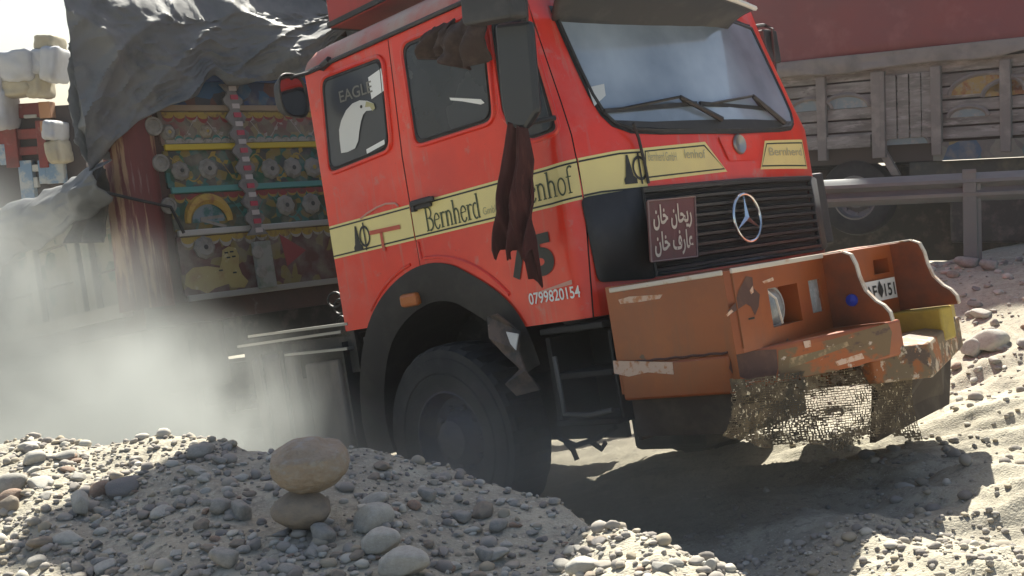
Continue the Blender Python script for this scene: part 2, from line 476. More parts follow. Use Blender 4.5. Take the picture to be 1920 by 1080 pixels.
# ================================================================ STONES
def stone_mesh(name, seed, sub=3, ang=0.0, strata=False):
    bm = bmesh.new()
    bmesh.ops.create_icosphere(bm, subdivisions=sub, radius=1.0)
    V = np.array([v.co[:] for v in bm.verts])
    n = V / np.linalg.norm(V, axis=1)[:, None]
    r = 1 + 0.20 * fbm(n * 1.1 + seed * 3.1, 2, seed) + 0.05 * fbm(n * 4.0 + seed, 2, seed + 9)
    if ang:      # chop with random planes for angular stones
        rs = np.random.RandomState(seed)
        P = n * r[:, None]
        for _ in range(int(ang)):
            d = rs.normal(size=3); d /= np.linalg.norm(d)
            c = rs.uniform(.55, .82)
            k = np.clip(P @ d - c, 0, None)
            P = P - d[None] * k[:, None] * .92
    else:
        P = n * r[:, None]
    if strata:
        P[:, 2] += 0.05 * np.sign(np.sin(P[:, 2] * 9 + fbm(P * 1.5, 2, seed)))
        P *= (1 + 0.04 * fbm(P * np.array([1.2, 1.2, 7]), 3, seed + 4))[:, None]
    for v, p in zip(bm.verts, P): v.co = p
    m_ = bpy.data.meshes.new(name); bm.to_mesh(m_); bm.free()
    m_.polygons.foreach_set("use_smooth", [True] * len(m_.polygons))
    return m_
grey1 = M("grey_stone", (0.30, 0.285, 0.255), 0.85, layers=[((0.22, 0.21, 0.19), 2.5, .4, .7), ((0.37, 0.35, 0.31), 9, .5, .8)], bump=.2, bscale=14, spec=.2)
grey2 = M("pale_stone", (0.42, 0.40, 0.35), 0.85, layers=[((0.32, 0.305, 0.27), 2.5, .4, .7), ((0.46, 0.44, 0.4), 9, .5, .8)], bump=.2, bscale=14, spec=.2)
tan1 = M("tan_stone", (0.30, 0.25, 0.195), 0.85, layers=[((0.25, 0.20, 0.15), 2, .4, .7), ((0.31, 0.30, 0.27), 3, .5, .7), ((0.18, 0.16, 0.14), 9, .62, .75)], bump=.7, bscale=7, spec=.2)
brown1 = M("brown_grey_stone", (0.27, 0.225, 0.175), 0.85, layers=[((0.21, 0.18, 0.15), 2.5, .4, .7)], bump=.2, bscale=12, spec=.2)
dark1 = M("dark_stone", (0.20, 0.19, 0.18), 0.85, layers=[((0.22, 0.2, 0.19), 3, .4, .7)], bump=.3, bscale=12, spec=.2)
rust1 = M("rusty_stone", (0.29, 0.20, 0.145), 0.85, layers=[((0.22, 0.17, 0.14), 3, .4, .7), ((0.34, 0.3, 0.26), 8, .55, .7)], bump=.3, bscale=12, spec=.2)
SM = []
for k in range(10):
    m_ = stone_mesh("stone", k + 1, 3, (12, 4, 9, 16, 7)[k % 5])
    m_.materials.append((grey1, grey2, brown1, grey1, grey2, brown1, grey1, rust1, grey2, dark1)[k]); SM.append(m_)
def place_stone(name, mesh, p, sx, sy, sz, rz, tilt, label, group=None, cat="stone", sink=.3):
    o = bpy.data.objects.new(name, mesh); COL.objects.link(o)
    o.location = (p[0], p[1], p[2] + sz * (1 - sink * 2))
    o.scale = (sx, sy, sz); o.rotation_euler = (tilt[0], tilt[1], rz)
    return tag(o, label, cat, group)

# the two stacked boulders
def perched(seed, mat):
    bm = bmesh.new(); bmesh.ops.create_icosphere(bm, subdivisions=5, radius=1.0)
    V = np.array([v.co[:] for v in bm.verts])
    L4 = (np.abs(V) ** 2.9).sum(1) ** (1 / 2.9); P = V / L4[:, None]
    z = P[:, 2].copy()
    tap = 1 - .34 * np.clip(-z - .05, 0, 1) ** 1.2
    P[:, 0] = P[:, 0] * tap - .06 * z; P[:, 1] *= tap
    slab = np.clip((z - .58) * 9, 0, 1)
    P[:, 0] = P[:, 0] * (1 - .24 * slab) - .08 * slab
    P[:, 1] *= 1 - .15 * slab
    P *= (1 + .07 * fbm(V * 1.6 + seed, 3, seed) + .025 * fbm(V * np.array([2.0, 2.0, 11.0]) + seed, 3, seed + 5))[:, None]
    led = np.clip((-.42 - z) * 14, 0, 1)
    P[:, 0] *= 1 - .07 * led; P[:, 1] *= 1 - .07 * led
    for v, p in zip(bm.verts, P): v.co = p
    m_ = bpy.data.meshes.new("boulder"); bm.to_mesh(m_); bm.free(); m_.materials.append(mat)
    m_.polygons.foreach_set("use_smooth", [True] * len(m_.polygons))
    return m_
def own_stone(seed, mat, sub=4, ang=0, strata=False):
    m_ = stone_mesh("boulder", seed, sub, ang, strata); m_.materials.append(mat); return m_
pl = hit(570, 985)
dl = np.linalg.norm(pl)
sz1 = 66 / F_PX * dl / 2; sx1 = 117 / F_PX * dl / 2
lo_c = at(569, 953, pl[1] - .03)
o = bpy.data.objects.new("boulder", own_stone(31, brown1)); COL.objects.link(o)
o.location = lo_c; o.scale = (sx1 * .9, sx1 * .85, sz1 * 1.0); o.rotation_euler = (0, .06, .3)
tag(o, "rounded brown grey boulder lying under the big tan boulder", "boulder")
up_c = at(582, 872, pl[1] + .0)
o = bpy.data.objects.new("boulder", perched(23, tan1)); COL.objects.link(o)
o.location = up_c; o.scale = (147 / F_PX * dl / 2 * .93, .125, 100 / F_PX * dl / 2 * .95); o.rotation_euler = (.05, -.08, .1)
tag(o, "big tan layered boulder perched on top of the brown boulder", "boulder")

BIG = [  # px, py(centre), width px, height px, label, mesh index
    (698, 977, 80, 56, "pale squarish river stone just right of the stacked boulders", 1),
    (716, 1020, 78, 56, "pale oval stone touching the squarish stone above it", 4),
    (760, 1062, 100, 62, "largest pale smooth stone at the bottom of the shaded mound", 4),
    (606, 1005, 60, 46, "oval grey stone below the brown boulder", 0),
    (148, 948, 44, 50, "upright pointed pale stone in the sunlit gravel", 8),
    (18, 915, 62, 44, "large sunlit blocky stone cut by the left picture edge", 6),
    (12, 952, 42, 36, "tan rounded stone below the blocky stone at the picture edge", 2),
    (58, 862, 44, 24, "white flat stone on the sunlit mound crest", 1),
    (52, 840, 38, 18, "small pale stone topping the sunlit crest near the left edge", 4),
    (372, 850, 66, 28, "long flat sunlit stone on the mound crest", 6),
    (225, 918, 62, 38, "dark slab like stone at the edge of the shade", 9),
    (420, 1048, 64, 42, "grey domed stone in the shade below the mound middle", 0),
    (452, 958, 46, 44, "grey knobbly stone left of the brown boulder", 0),
    (412, 952, 48, 30, "grey egg shaped stone beside the knobbly stone", 6),
    (375, 988, 38, 26, "brownish rounded stone alone on shaded dirt", 2),
    (803, 928, 42, 32, "grey rounded stone near the wheel", 0),
    (868, 970, 46, 28, "flat grey stone on the shaded slope below the wheel", 0),
    (935, 988, 44, 26, "tapered grey stone on the shaded slope", 6),
    (912, 1042, 42, 40, "grey upright stone near the bottom of the shaded slope", 0),
    (1040, 942, 30, 14, "small flat stone on the brink above the ditch", 6),
    (1095, 1066, 66, 34, "sunlit pale boulder at the bottom of the mound", 4),
    (1335, 1062, 26, 24, "round sunlit stone at the right end of the mound", 1),
    (1866, 642, 66, 40, "broad pale stone on the sunlit ground beyond the bumper", 1),
    (1828, 655, 40, 34, "round stone beside the broad pale stone beyond the bumper", 1),
    (1818, 492, 52, 26, "grey stone at the foot of the guard rail post", 0),
    (1858, 497, 40, 26, "rounded stone right of the guard rail post", 0),
    (1845, 590, 40, 20, "flat pale stone at the edge of the sunlight", 8),
]
for px, py, wp, hp, lab, mi in BIG:
    p = hit(px, py + hp * .42)
    d = np.linalg.norm(p)
    sx = wp / F_PX * d / 2; sz = hp / F_PX * d / 2
    place_stone("stone", SM[mi], p + np.array([0, sx * .5, 0]), sx, sx * .85, sz * 1.08, rnd.uniform(-.4, .4), (0, rnd.uniform(-.15, .15)), lab, sink=.16)

def project(P):
    c = WC.T @ np.asarray(P)
    return CX + F_PX * c[0] / c[2], CY + F_PX * c[1] / c[2]

zones = [
    ("shade", 165, (120, 1180, 870, 1085), "small loose stone among many in the shaded gravel", "small stones on the shaded mound"),
    ("lit", 60, (0, 450, 840, 1060), "small stone among many on the sunlit left of the mound", "small stones on the sunlit mound"),
    ("tip", 22, (1020, 1340, 1000, 1085), "small sunlit stone on the right tip of the mound", "pebbles on the sunlit mound tip"),
    ("far", 36, (1760, 1925, 475, 720), "loose stone on the ground between bumper and guard rail", "stones beyond the bumper"),
]
for zn, cnt, (x0, x1, y0, y1), lab, grp in zones:
    done = 0; tries = 0
    while done < cnt and tries < cnt * 30:
        tries += 1
        px, py = rnd.uniform(x0, x1), rnd.uniform(y0, y1)
        cyp = np.interp(px, [c[0] for c in CREST], [c[1] for c in CREST])
        if zn != "far" and py < cyp + 4: continue
        if zn == "lit" and px > 470 - (py - 850) * 1.9 + 60: continue
        if zn == "shade" and px < 470 - (py - 850) * 1.9 - 30: continue
        if zn == "shade" and abs(px - 575) < 95 and 815 < py < 995: continue
        p = hit(px, py); d = np.linalg.norm(p)
        wpx = min(14 + rnd.expovariate(1 / 12.0), 58)
        if zn == "far": wpx = min(10 + rnd.expovariate(1 / 9.0), 40)
        s = wpx / F_PX * d / 2
        place_stone("stone", SM[rnd.randrange(10)], p, s, s * rnd.uniform(.65, .95), s * rnd.uniform(.38, .62), rnd.uniform(0, 6.28), (rnd.uniform(-.3, .3), rnd.uniform(-.3, .3)), lab, grp, sink=rnd.uniform(.22, .42))
        done += 1

# gravel: all the uncountable small stones, one object
rs = np.random.RandomState(3)
bm = bmesh.new(); bmesh.ops.create_icosphere(bm, subdivisions=2, radius=1.0)
ICO = np.array([v.co[:] for v in bm.verts]); IFA = np.array([[v.index for v in f.verts] for f in bm.faces]); bm.free()
VAR = []
for k in range(14):
    r = 1 + 0.28 * fbm(ICO * 1.3 + k * 5.3, 2, 60 + k)
    P_ = ICO * r[:, None]
    for _ in range((0, 4, 7, 10)[k % 4]):
        d_ = rs.normal(size=3); d_ /= np.linalg.norm(d_)
        P_ = P_ - d_[None] * np.clip(P_ @ d_ - rs.uniform(.5, .8), 0, None)[:, None] * .95
    VAR.append(P_)
def scatter(n, x0, x1, y0, y1, smin, smax):
    out = []
    X = rs.uniform(x0, x1, n); Y = rs.uniform(y0, y1, n)
    ok = np.abs(X / Y) < .62
    cl = fbm(np.stack([X, Y], -1) * 2.2, 3, 77)
    ok &= rs.uniform(-1, .9, n) < cl * 1.6 + .35
    X, Y = X[ok], Y[ok]
    Z = terrain(X, Y)
    s = np.clip(smin + rs.exponential((smax - smin) / 4, len(X)), smin, smax)
    return X, Y, Z, s
parts = [scatter(16000, -2.9, 2.0, 2.55, 4.8, .004, .030), scatter(2600, 1.6, 5.5, 4.2, 11, .01, .05), scatter(500, -1.5, 2.0, 4.4, 6.5, .008, .03)]
X, Y, Z, s_ = [np.concatenate(c) for c in zip(*parts)]
n = len(X)
a = rs.uniform(0, 6.28, n); fl = rs.uniform(.45, .8, n); el = rs.uniform(.65, 1, n)
vi = rs.randint(0, 14, n)
B = np.array(VAR)[vi]
ca, sa = np.cos(a)[:, None], np.sin(a)[:, None]
bx, by, bz = B[..., 0], B[..., 1] * el[:, None], B[..., 2] * fl[:, None]
VX = (bx * ca - by * sa) * s_[:, None] + X[:, None]; VY = (bx * sa + by * ca) * s_[:, None] + Y[:, None]; VZ = bz * s_[:, None] + (Z + s_ * .25)[:, None]
VV = np.stack([VX, VY, VZ], -1).reshape(-1, 3).astype(np.float32)
FF = (IFA[None] + (np.arange(n) * len(ICO))[:, None, None]).reshape(-1, 3)
me = bpy.data.meshes.new("gravel")
me.vertices.add(len(VV)); me.vertices.foreach_set("co", VV.reshape(-1))
me.loops.add(FF.size); me.loops.foreach_set("vertex_index", FF.reshape(-1).astype(np.int32))
me.polygons.add(len(FF)); me.polygons.foreach_set("loop_start", np.arange(0, FF.size, 3, dtype=np.int32))
me.polygons.foreach_set("use_smooth", np.ones(len(FF), bool))
me.update(); me.validate()
grav = bpy.data.objects.new("gravel", me); COL.objects.link(grav)
def gravel_mat():
    mt = bpy.data.materials.new("gravel_mix"); mt.use_nodes = True
    nt = mt.node_tree; N = nt.nodes; L = nt.links
    b = N["Principled BSDF"]; b.inputs["Roughness"].default_value = .9; b.inputs["Specular IOR Level"].default_value = .2
    g = N.new("ShaderNodeNewGeometry")
    cr = N.new("ShaderNodeValToRGB")
    e = cr.color_ramp.elements
    e[0].position = 0; e[0].color = (.22, .2, .18, 1); e[1].position = 1; e[1].color = (.48, .455, .39, 1)
    for p_, c in ((.3, (.3, .275, .245)), (.55, (.34, .31, .27)), (.75, (.35, .30, .22)), (.85, (.4, .375, .335))):
        q = e.new(p_); q.color = (*c, 1)
    L.new(g.outputs["Random Per Island"], cr.inputs[0]); L.new(cr.outputs[0], b.inputs["Base Color"])
    return mt
me.materials.append(gravel_mat())
tag(grav, "fine mixed gravel and pebbles strewn over the river bed", None, None, "stuff")

# ================================================================ TRUCK CAB
truck = empty("cargo_truck", TM)
tag(truck, "red cab cargo truck with orange bumper climbing out of the ditch", "truck")

FRONT = 1.335
OUT = [(1.10, -1.24), (1.145, -1.232), (1.18, -1.208), (1.207, -1.165), (1.228, -1.10), (1.246, -1.02), (1.262, -.93), (1.28, -.80), (1.31, -.55), (1.333, -.28), (1.342, 0.0)]
FAR = 0.81            # the far half of the front as it measures in the photograph
OUT = OUT + [(x, -y * FAR) for x, y in OUT[-2::-1]]
YFAR = 1.24 * FAR
OL = [1.10]
for a_, b_ in zip(OUT[:-1], OUT[1:]): OL.append(OL[-1] + math.dist(a_, b_))
S_END = OL[-1]                      # side coordinate where the left side starts
def rake(z):
    return 0.20 * max(0.0, z - 1.36)
def lean(y, z):
    """the far side leans in above the belt"""
    return y * (1 - .36 * max(0.0, z - 1.36)) if y > 0 else y
def surf(s, z, off=0.0):
    p = surf0(s, z, off)
    return Vector((p.x, lean(p.y, z), p.z))
def surf0(s, z, off=0.0):
    if s <= 1.10:
        return Vector((s, -1.24 - off, z))
    if s >= S_END:
        x = 1.10 - (s - S_END)
        return Vector((x, YFAR + off, z))
    i = 0
    while i < len(OL) - 2 and s > OL[i + 1]: i += 1
    t = (s - OL[i]) / (OL[i + 1] - OL[i])
    a_, b_ = Vector(OUT[i]), Vector(OUT[i + 1])
    p = a_.lerp(b_, t)
    def nrm(k):
        k0, k1 = max(k - 1, 0), min(k + 1, len(OUT) - 1)
        d = Vector(OUT[k1]) - Vector(OUT[k0])
        if k == 0: d = Vector((1, 0))
        if k == len(OUT) - 1: d = Vector((-1, 0))
        d.normalize()
        return Vector((d.y, -d.x))
    nn = nrm(i).lerp(nrm(i + 1), t).normalized()
    w_ = max(0.0, min(1.0, (p.x - 1.10) / (1.25 - 1.10)))
    p = p + nn * off
    return Vector((p.x - rake(z) * w_, p.y, z))
def s_front(y):
    ys = [p[1] for p in OUT]
    return float(np.interp(y, ys, OL))
def SF(px, py):
    """photo pixel -> (s, z) where the pixel's ray meets the cab skin (right side, corner, front)"""
    o_ = -TR.T @ TT; d = TR.T @ ray(px, py)
    sh = 0.0
    best = None
    for _ in range(5):
        best = None
        pts = [(-.745, -1.24)] + OUT
        for k in range(len(pts) - 1):
            def sx(p): return p[0] - sh * max(0.0, min(1.0, (p[0] - 1.10) / .15))
            ax_, ay_ = sx(pts[k]), pts[k][1]; bx_, by_ = sx(pts[k + 1]), pts[k + 1][1]
            ex, ey = bx_ - ax_, by_ - ay_
            den = d[0] * ey - d[1] * ex
            if abs(den) < 1e-9: continue
            t = ((ax_ - o_[0]) * ey - (ay_ - o_[1]) * ex) / den
            q_ = ((ax_ - o_[0]) * d[1] - (ay_ - o_[1]) * d[0]) / den
            if -1e-6 <= q_ <= 1 + 1e-6 and t > 0 and (best is None or t < best[0]):
                s0 = -.745 if k == 0 else OL[k - 1]
                s1 = OL[k]
                best = (t, s0 + (s1 - s0) * q_, o_[2] + d[2] * t)
        if best is None: return None
        sh = rake(best[2])
    return best[1], best[2]
def clip_poly(poly, c, keep_less):
    out = []
    n_ = len(poly)
    for i in range(n_):
        a_, b_ = poly[i], poly[(i + 1) % n_]
        ia = (a_[0] <= c) == keep_less or a_[0] == c
        ib = (b_[0] <= c) == keep_less or b_[0] == c
        if ia: out.append(a_)
        if ia != ib:
            t = (c - a_[0]) / (b_[0] - a_[0])
            out.append((c, a_[1] + t * (b_[1] - a_[1])))
    return out
def tess(poly):
    from mathutils.geometry import tessellate_polygon
    return tessellate_polygon([[Vector((p[0], p[1], 0)) for p in poly]])
ZCUT = [1.36, 1.55, 1.75, 1.95]
def patch(mb, poly, off=0.0):
    """polygon in (s,z) laid on the cab skin"""
    cuts = [c for c in OL if min(p[0] for p in poly) < c < max(p[0] for p in poly)]
    rest = poly
    strips = []
    for c in cuts:
        strips.append(clip_poly(rest, c, True)); rest = clip_poly(rest, c, False)
    strips.append(rest)
    for st in strips:
        if len(st) < 3: continue
        zz = [c for c in ZCUT if min(p[1] for p in st) < c < max(p[1] for p in st)] if max(p[0] for p in st) > 1.1001 else []
        sw = [(p[1], p[0]) for p in st]
        pieces = []
        for c in zz:
            pieces.append(clip_poly(sw, c, True)); sw = clip_poly(sw, c, False)
        pieces.append(sw)
        for pc in pieces:
            pc = [(p[1], p[0]) for p in pc]
            if len(pc) < 3: continue
            vs = [surf(p[0], p[1], off) for p in pc]
            mb.add(vs, [tuple(t) for t in tess(pc)])
    return mb
def rrect(pts, r=.05, k=5):
    """round the corners of a polygon"""
    out = []
    n_ = len(pts)
    for i in range(n_):
        p0, p1, p2 = Vector(pts[i - 1]), Vector(pts[i]), Vector(pts[(i + 1) % n_])
        d0 = (p0 - p1); d2 = (p2 - p1)
        rr = min(r, d0.length * .45, d2.length * .45)
        a_ = p1 + d0.normalized() * rr; b_ = p1 + d2.normalized() * rr
        for j in range(k + 1):
            t = j / k
            q_ = a_ * (1 - t) ** 2 + p1 * 2 * t * (1 - t) + b_ * t * t
            out.append((q_.x, q_.y))
    return out
def inset(poly, d):
    c = Vector((sum(p[0] for p in poly) / len(poly), sum(p[1] for p in poly) / len(poly)))
    w_ = max(p[0] for p in poly) - min(p[0] for p in poly); h_ = max(p[1] for p in poly) - min(p[1] for p in poly)
    return [(c.x + (p[0] - c.x) * (1 - 2 * d / w_), c.y + (p[1] - c.y) * (1 - 2 * d / h_)) for p in poly]
def ring_tube(poly, off, r):
    return MB().tube([surf(p[0], p[1], off) for p in poly], r, 6, closed=True)

ARC_C, ARC_RX, ARC_RZ = (0.085, 0.06), 0.775, 0.81
def arc_pts(a0, a1, n_, grow=0.0):
    return [(ARC_C[0] + (ARC_RX + grow) * math.cos(math.radians(a0 + (a1 - a0) * i / n_)), ARC_C[1] + (ARC_RZ + grow) * math.sin(math.radians(a0 + (a1 - a0) * i / n_))) for i in range(n_ + 1)]
aL = 180 - math.degrees(math.asin((.60 - ARC_C[1]) / ARC_RZ))
aR = math.degrees(math.asin((.48 - ARC_C[1]) / ARC_RZ))
aS = math.degrees(math.acos((.025 - ARC_C[0]) / ARC_RX))
TOPZ = 2.15
# rear part of the cab skin, front corner and far side: one body mesh
cab = MB()
arc_back = arc_pts(aL, aS, 14)
patch(cab, [(-.745, TOPZ), (-.745, .60)] + [p for p in arc_back] + [(.020, 1.5), (.060, TOPZ)], 0)
fs_ = [SF(1112, 600), SF(1093, 362), SF(1078, 292), SF(1050, 190), SF(1018, 95)]
fs_ = [(fs_[0][0], .48)] + fs_[1:] + [(2 * fs_[4][0] - fs_[3][0] - .02, TOPZ)]    # door front seam (bottom to top)
patch(cab, [(p[0] + .008, p[1]) for p in fs_] + [(S_END, TOPZ), (S_END, .48)], 0)
patch(cab, [(S_END, .48), (S_END, TOPZ), (S_END + 1.845, TOPZ), (S_END + 1.845, .6), (S_END + .35, .6)], 0)
cab.poly([(-.745, -1.24, .6), (-.745, YFAR, .6), (-.745, YFAR, 1.36), (-.745, lean(YFAR, TOPZ), TOPZ), (-.745, -1.24, TOPZ)])
# roof
N_ = 60
def roof_pt(u_, v_):
    lev = [(2.15, 0.0), (2.18, .004), (2.22, .02), (2.27, .065), (2.305, .14), (2.325, .26), (2.335, .5), (2.34, .9)]
    k_ = min(int(v_ * 7), 6); t = v_ * 7 - k_
    z = lev[k_][0] * (1 - t) + lev[k_ + 1][0] * t; ins = lev[k_][1] * (1 - t) + lev[k_ + 1][1] * t
    tot = S_END + 1.845 + .745 + 1.24 + YFAR
    s = -.745 + u_ * tot
    if s < S_END + 1.845: p = surf(s, 2.15)
    else: p = Vector((-.745, lean(YFAR - (s - S_END - 1.845), 2.15), 2.15))
    c = Vector((.25, -.12, 0))
    d = Vector((p.x - c.x, p.y - c.y, 0))
    sx = max(0, 1 - ins / .95); sy = max(0, 1 - ins / 1.24)
    return Vector((c.x + d.x * sx, c.y + d.y * sy, z))
body = cab.build("cab_body", red, truck, smooth=True)
MB().grid(roof_pt, 120, 14).build("roof", red_roof, body, smooth=True)
# dark inside the gaps
ig = MB()
patch(ig, [(-.73, TOPZ - .01), (-.73, .62)] + arc_pts(aL - 1, aR + 1, 24, .012) + [(1.2, .5), (1.36, .5), (1.33, 1.3), (1.14, TOPZ - .01)], -.012)
ig.build("door_gap", seam, body)
MB().tube([surf(-.76 + (S_END + 2.6) * i / 80, 2.155, .012) for i in range(81)], .013, 6).build("drip_rail", plastic, body, smooth=True)
# bright header panel above the windshield is hidden by the visor; lower sill lip
door = MB()
dpoly = [(.031, 1.5)] + arc_pts(aS - .6, aR, 22) + [(p[0], p[1]) for p in fs_] + [(.069, TOPZ - .005)]
patch(door, dpoly, 0.002)
door_o = door.build("door", red, truck, smooth=True)
# pressed ridge that follows the wheel arch, on the door and on the rear panel
MB().tube([surf(*p, .004) for p in arc_pts(aS - 4, aR + 12, 24, .055)] , .011, 6).build("pressed_ridge", red, door_o, smooth=True)
MB().tube([surf(*p, .002) for p in arc_pts(aL - 6, aS + 5, 14, .05)], .009, 6).build("pressed_ridge", red, body, smooth=True)
MB().tube([surf(.045 + .001 * i, 1.02 - .011 * i * 1.1, .005) for i in range(9)], .008, 6).build("pressed_ridge", red, door_o, smooth=True)

def window(poly_px, name, parent, r=.07, off=.004):
    poly = rrect([S(*p) for p in poly_px], r)
    fr = patch(MB(), inset(poly, -.012), off).build(name, rubber, parent, smooth=True)
    patch(MB(), inset(poly, .014), off + .003).build("pane", glass_rear if name == "side_window" else glass_side, fr)
    ring_tube(inset(poly, -.016), off, .013).build("frame_lip", red, fr, smooth=True)
    ring_tube(inset(poly, .012), off + .004, .006).build("rubber_seal", rubber, fr, smooth=True)
    return fr
wr = window([(605, 150), (716, 108), (732, 277), (620, 322)], "side_window", body)
wd = window([(756, 85), (905, 24), (925, 224), (782, 270)], "door_window", door_o)
wq = window([(922, 40), (984, 16), (1040, 244), (995, 262), (945, 215)], "quarter_window", door_o, r=.05, off=.0045)

# belt stripe
def belt_top(s): return 1.232 + .035 * max(0, min(1, (s - 1.1) / .4))
def belt_bot(s): return 1.035 + .02 * max(0, min(1, (s - 1.1) / .25))
def stripe(mb, s0, s1, fa, fb, off):
    n_ = max(1, int((s1 - s0) / .05))
    bot = [(s0 + (s1 - s0) * i / n_, fa(s0 + (s1 - s0) * i / n_)) for i in range(n_ + 1)]
    top = [(p[0], fb(p[0])) for p in bot][::-1]
    for i in range(n_):
        patch(mb, [bot[i], bot[i + 1], (bot[i + 1][0], fb(bot[i + 1][0])), (bot[i][0], fb(bot[i][0]))], off)
    return mb
sF0 = SF(1206, 300)[0]
for nm, s0, s1, par, of in (("belt_stripe", -.742, .021, body, .003), ("belt_stripe", .033, fs_[2][0] + .001, door_o, .005), ("belt_stripe", fs_[2][0] + .012, sF0, body, .003)):
    b_ = stripe(MB(), s0, s1, belt_bot, belt_top, of).build(nm, yellow, par)
    t_ = MB()
    stripe(t_, s0, s1, lambda s: belt_bot(s) + .012, lambda s: belt_bot(s) + .021, of + .0015)
    stripe(t_, s0, s1, lambda s: belt_top(s) - .021, lambda s: belt_top(s) - .012, of + .0015)
    t_.build("pinstripe", ink, b_)
# front decals
def fpoly(pxs):
    out = []
    for p in pxs:
        out.append(SF(*p))
    return out
d1 = fpoly([(1208, 341), (1203, 278), (1321, 266), (1363, 322)])
d2 = fpoly([(1425, 318), (1433, 264), (1503, 262), (1513, 317)])
for d_ in (d1, d2):
    b_ = patch(MB(), d_, .003).build("belt_stripe", yellow, body)
    i1, i2 = inset(d_, .016), inset(d_, .024)
    t_ = MB()
    for k in range(4):
        k2 = (k + 1) % 4
        patch(t_, [i1[k], i1[k2], i2[k2], i2[k]], .0045)
    t_.build("pinstripe", ink, b_)
# front flap with badge and the thin rod on the corner
fl_ = fpoly([(1345, 257), (1428, 252), (1418, 300), (1366, 302)])
patch(MB(), rrect(fl_, .02), .008).build("front_flap", red, body)
yb, zb = Fp(1384, 271, 1.345)
bd = MB().lathe([(0, .001), (.006, .03), (.012, .05), (.004, .056), (0, .056)], (1.352, yb, zb), axis=0, n=24)
bd.build("badge", silver, body, smooth=True)
MB().tube([surf(*SF(1172, 236), .06), surf(*SF(1190, 262), .03), surf(*SF(1204, 305), .016), surf(*SF(1212, 345), .016)], .008, 6).build("corner_rod", plastic, truck)

# ---- lettering
def text(body_, size, o, ex, ez, mat, parent, name, sx=1.0, off=0.0, bold=0.0, shear=0.0):
    c = bpy.data.curves.new(name, 'FONT'); c.body = body_; c.size = size; c.align_x = 'LEFT'; c.offset = bold; c.shear = shear
    t = bpy.data.objects.new(name, c); COL.objects.link(t)
    bpy.context.view_layer.update()
    dg = bpy.context.evaluated_depsgraph_get()
    m_ = bpy.data.meshes.new_from_object(t.evaluated_get(dg))
    bpy.data.objects.remove(t)
    ex, ez = Vector(ex), Vector(ez)
    nn = ex.cross(ez)
    for v in m_.vertices:
        v.co = Vector(o) + ex * v.co.x * sx + ez * v.co.y + nn * off
    m_.materials.clear(); m_.materials.append(mat)
    q_ = bpy.data.objects.new(name, m_); COL.objects.link(q_); q_.parent = parent
    return q_
def side_text(t, p0, p1, hpx, mat, parent, name, off=.008, bold=0.0, shear=0):
    """baseline from pixel p0 to p1; hpx = cap top pixel above p0"""
    a_, b_, h_ = S(*p0), S(*p1), S(*hpx)
    L_ = b_[0] - a_[0]; H_ = h_[1] - a_[1]
    size = H_ / .73
    q_ = text(t, size, (0, 0, 0), (1, 0, 0), (0, 0, 1), mat, parent, name, 1.0, 0, bold, shear)
    wd_ = max(v.co.x for v in q_.data.vertices)
    for v in q_.data.vertices:
        fx = v.co.x / wd_
        v.co = Vector((a_[0] + fx * L_, -1.24 - off, a_[1] + (b_[1] - a_[1]) * fx + v.co.z))
    return q_
# serif letters drawn as strokes: each stroke = (points, width)
def arcp(cx, cy, rx, ry, a0, a1, n_=12):
    return [(cx + rx * math.cos(math.radians(a0 + (a1 - a0) * i / n_)), cy + ry * math.sin(math.radians(a0 + (a1 - a0) * i / n_))) for i in range(n_ + 1)]
TK, TN = .12, .05
GL = {
    'B': (.66, [([(.12, 0), (.12, 1)], TK), ([(0, .98), (.3, .98)], TN), ([(0, .02), (.3, .02)], TN), (arcp(.28, .76, .22, .23, 90, -90), .09), (arcp(.28, .27, .29, .26, 90, -90), .11), ([(.12, .53), (.3, .53)], TN)]),
    'e': (.48, [(arcp(.24, .32, .2, .32, 20, 330, 18), .09), ([(.06, .38), (.42, .40)], TN)]),
    'r': (.42, [([(.13, 0), (.13, .64)], TK), ([(.02, .62), (.14, .62)], TN), ([(.02, .02), (.27, .02)], TN), (arcp(.30, .42, .16, .2, 160, 45, 8), .08)]),
    'n': (.58, [([(.12, 0), (.12, .64)], TK), ([(.01, .62), (.12, .62)], TN), ([(.02, .02), (.23, .02)], TN), (arcp(.27, .40, .16, .22, 170, 0, 10) + [(.43, 0)], .10), ([(.34, .02), (.54, .02)], TN)]),
    'h': (.58, [([(.12, 0), (.12, 1)], TK), ([(.01, .98), (.12, .98)], TN), ([(.02, .02), (.23, .02)], TN), (arcp(.27, .40, .16, .22, 170, 0, 10) + [(.43, 0)], .10), ([(.34, .02), (.54, .02)], TN)]),
    'd': (.58, [([(.42, 0), (.42, 1)], TK), ([(.30, .98), (.42, .98)], TN), (arcp(.24, .32, .18, .31, 60, 300, 16), .09), ([(.42, .02), (.54, .02)], TN)]),
    'l': (.30, [([(.13, 0), (.13, 1)], TK), ([(.02, .98), (.13, .98)], TN), ([(.02, .02), (.25, .02)], TN)]),
    'o': (.52, [(arcp(.25, .32, .19, .31, 0, 360, 22), .09)]),
    'f': (.40, [([(.14, 0), (.14, .82)] + arcp(.28, .84, .14, .15, 170, 40, 8), .10), ([(.02, .62), (.30, .62)], TN), ([(.04, .02), (.26, .02)], TN)]),
}
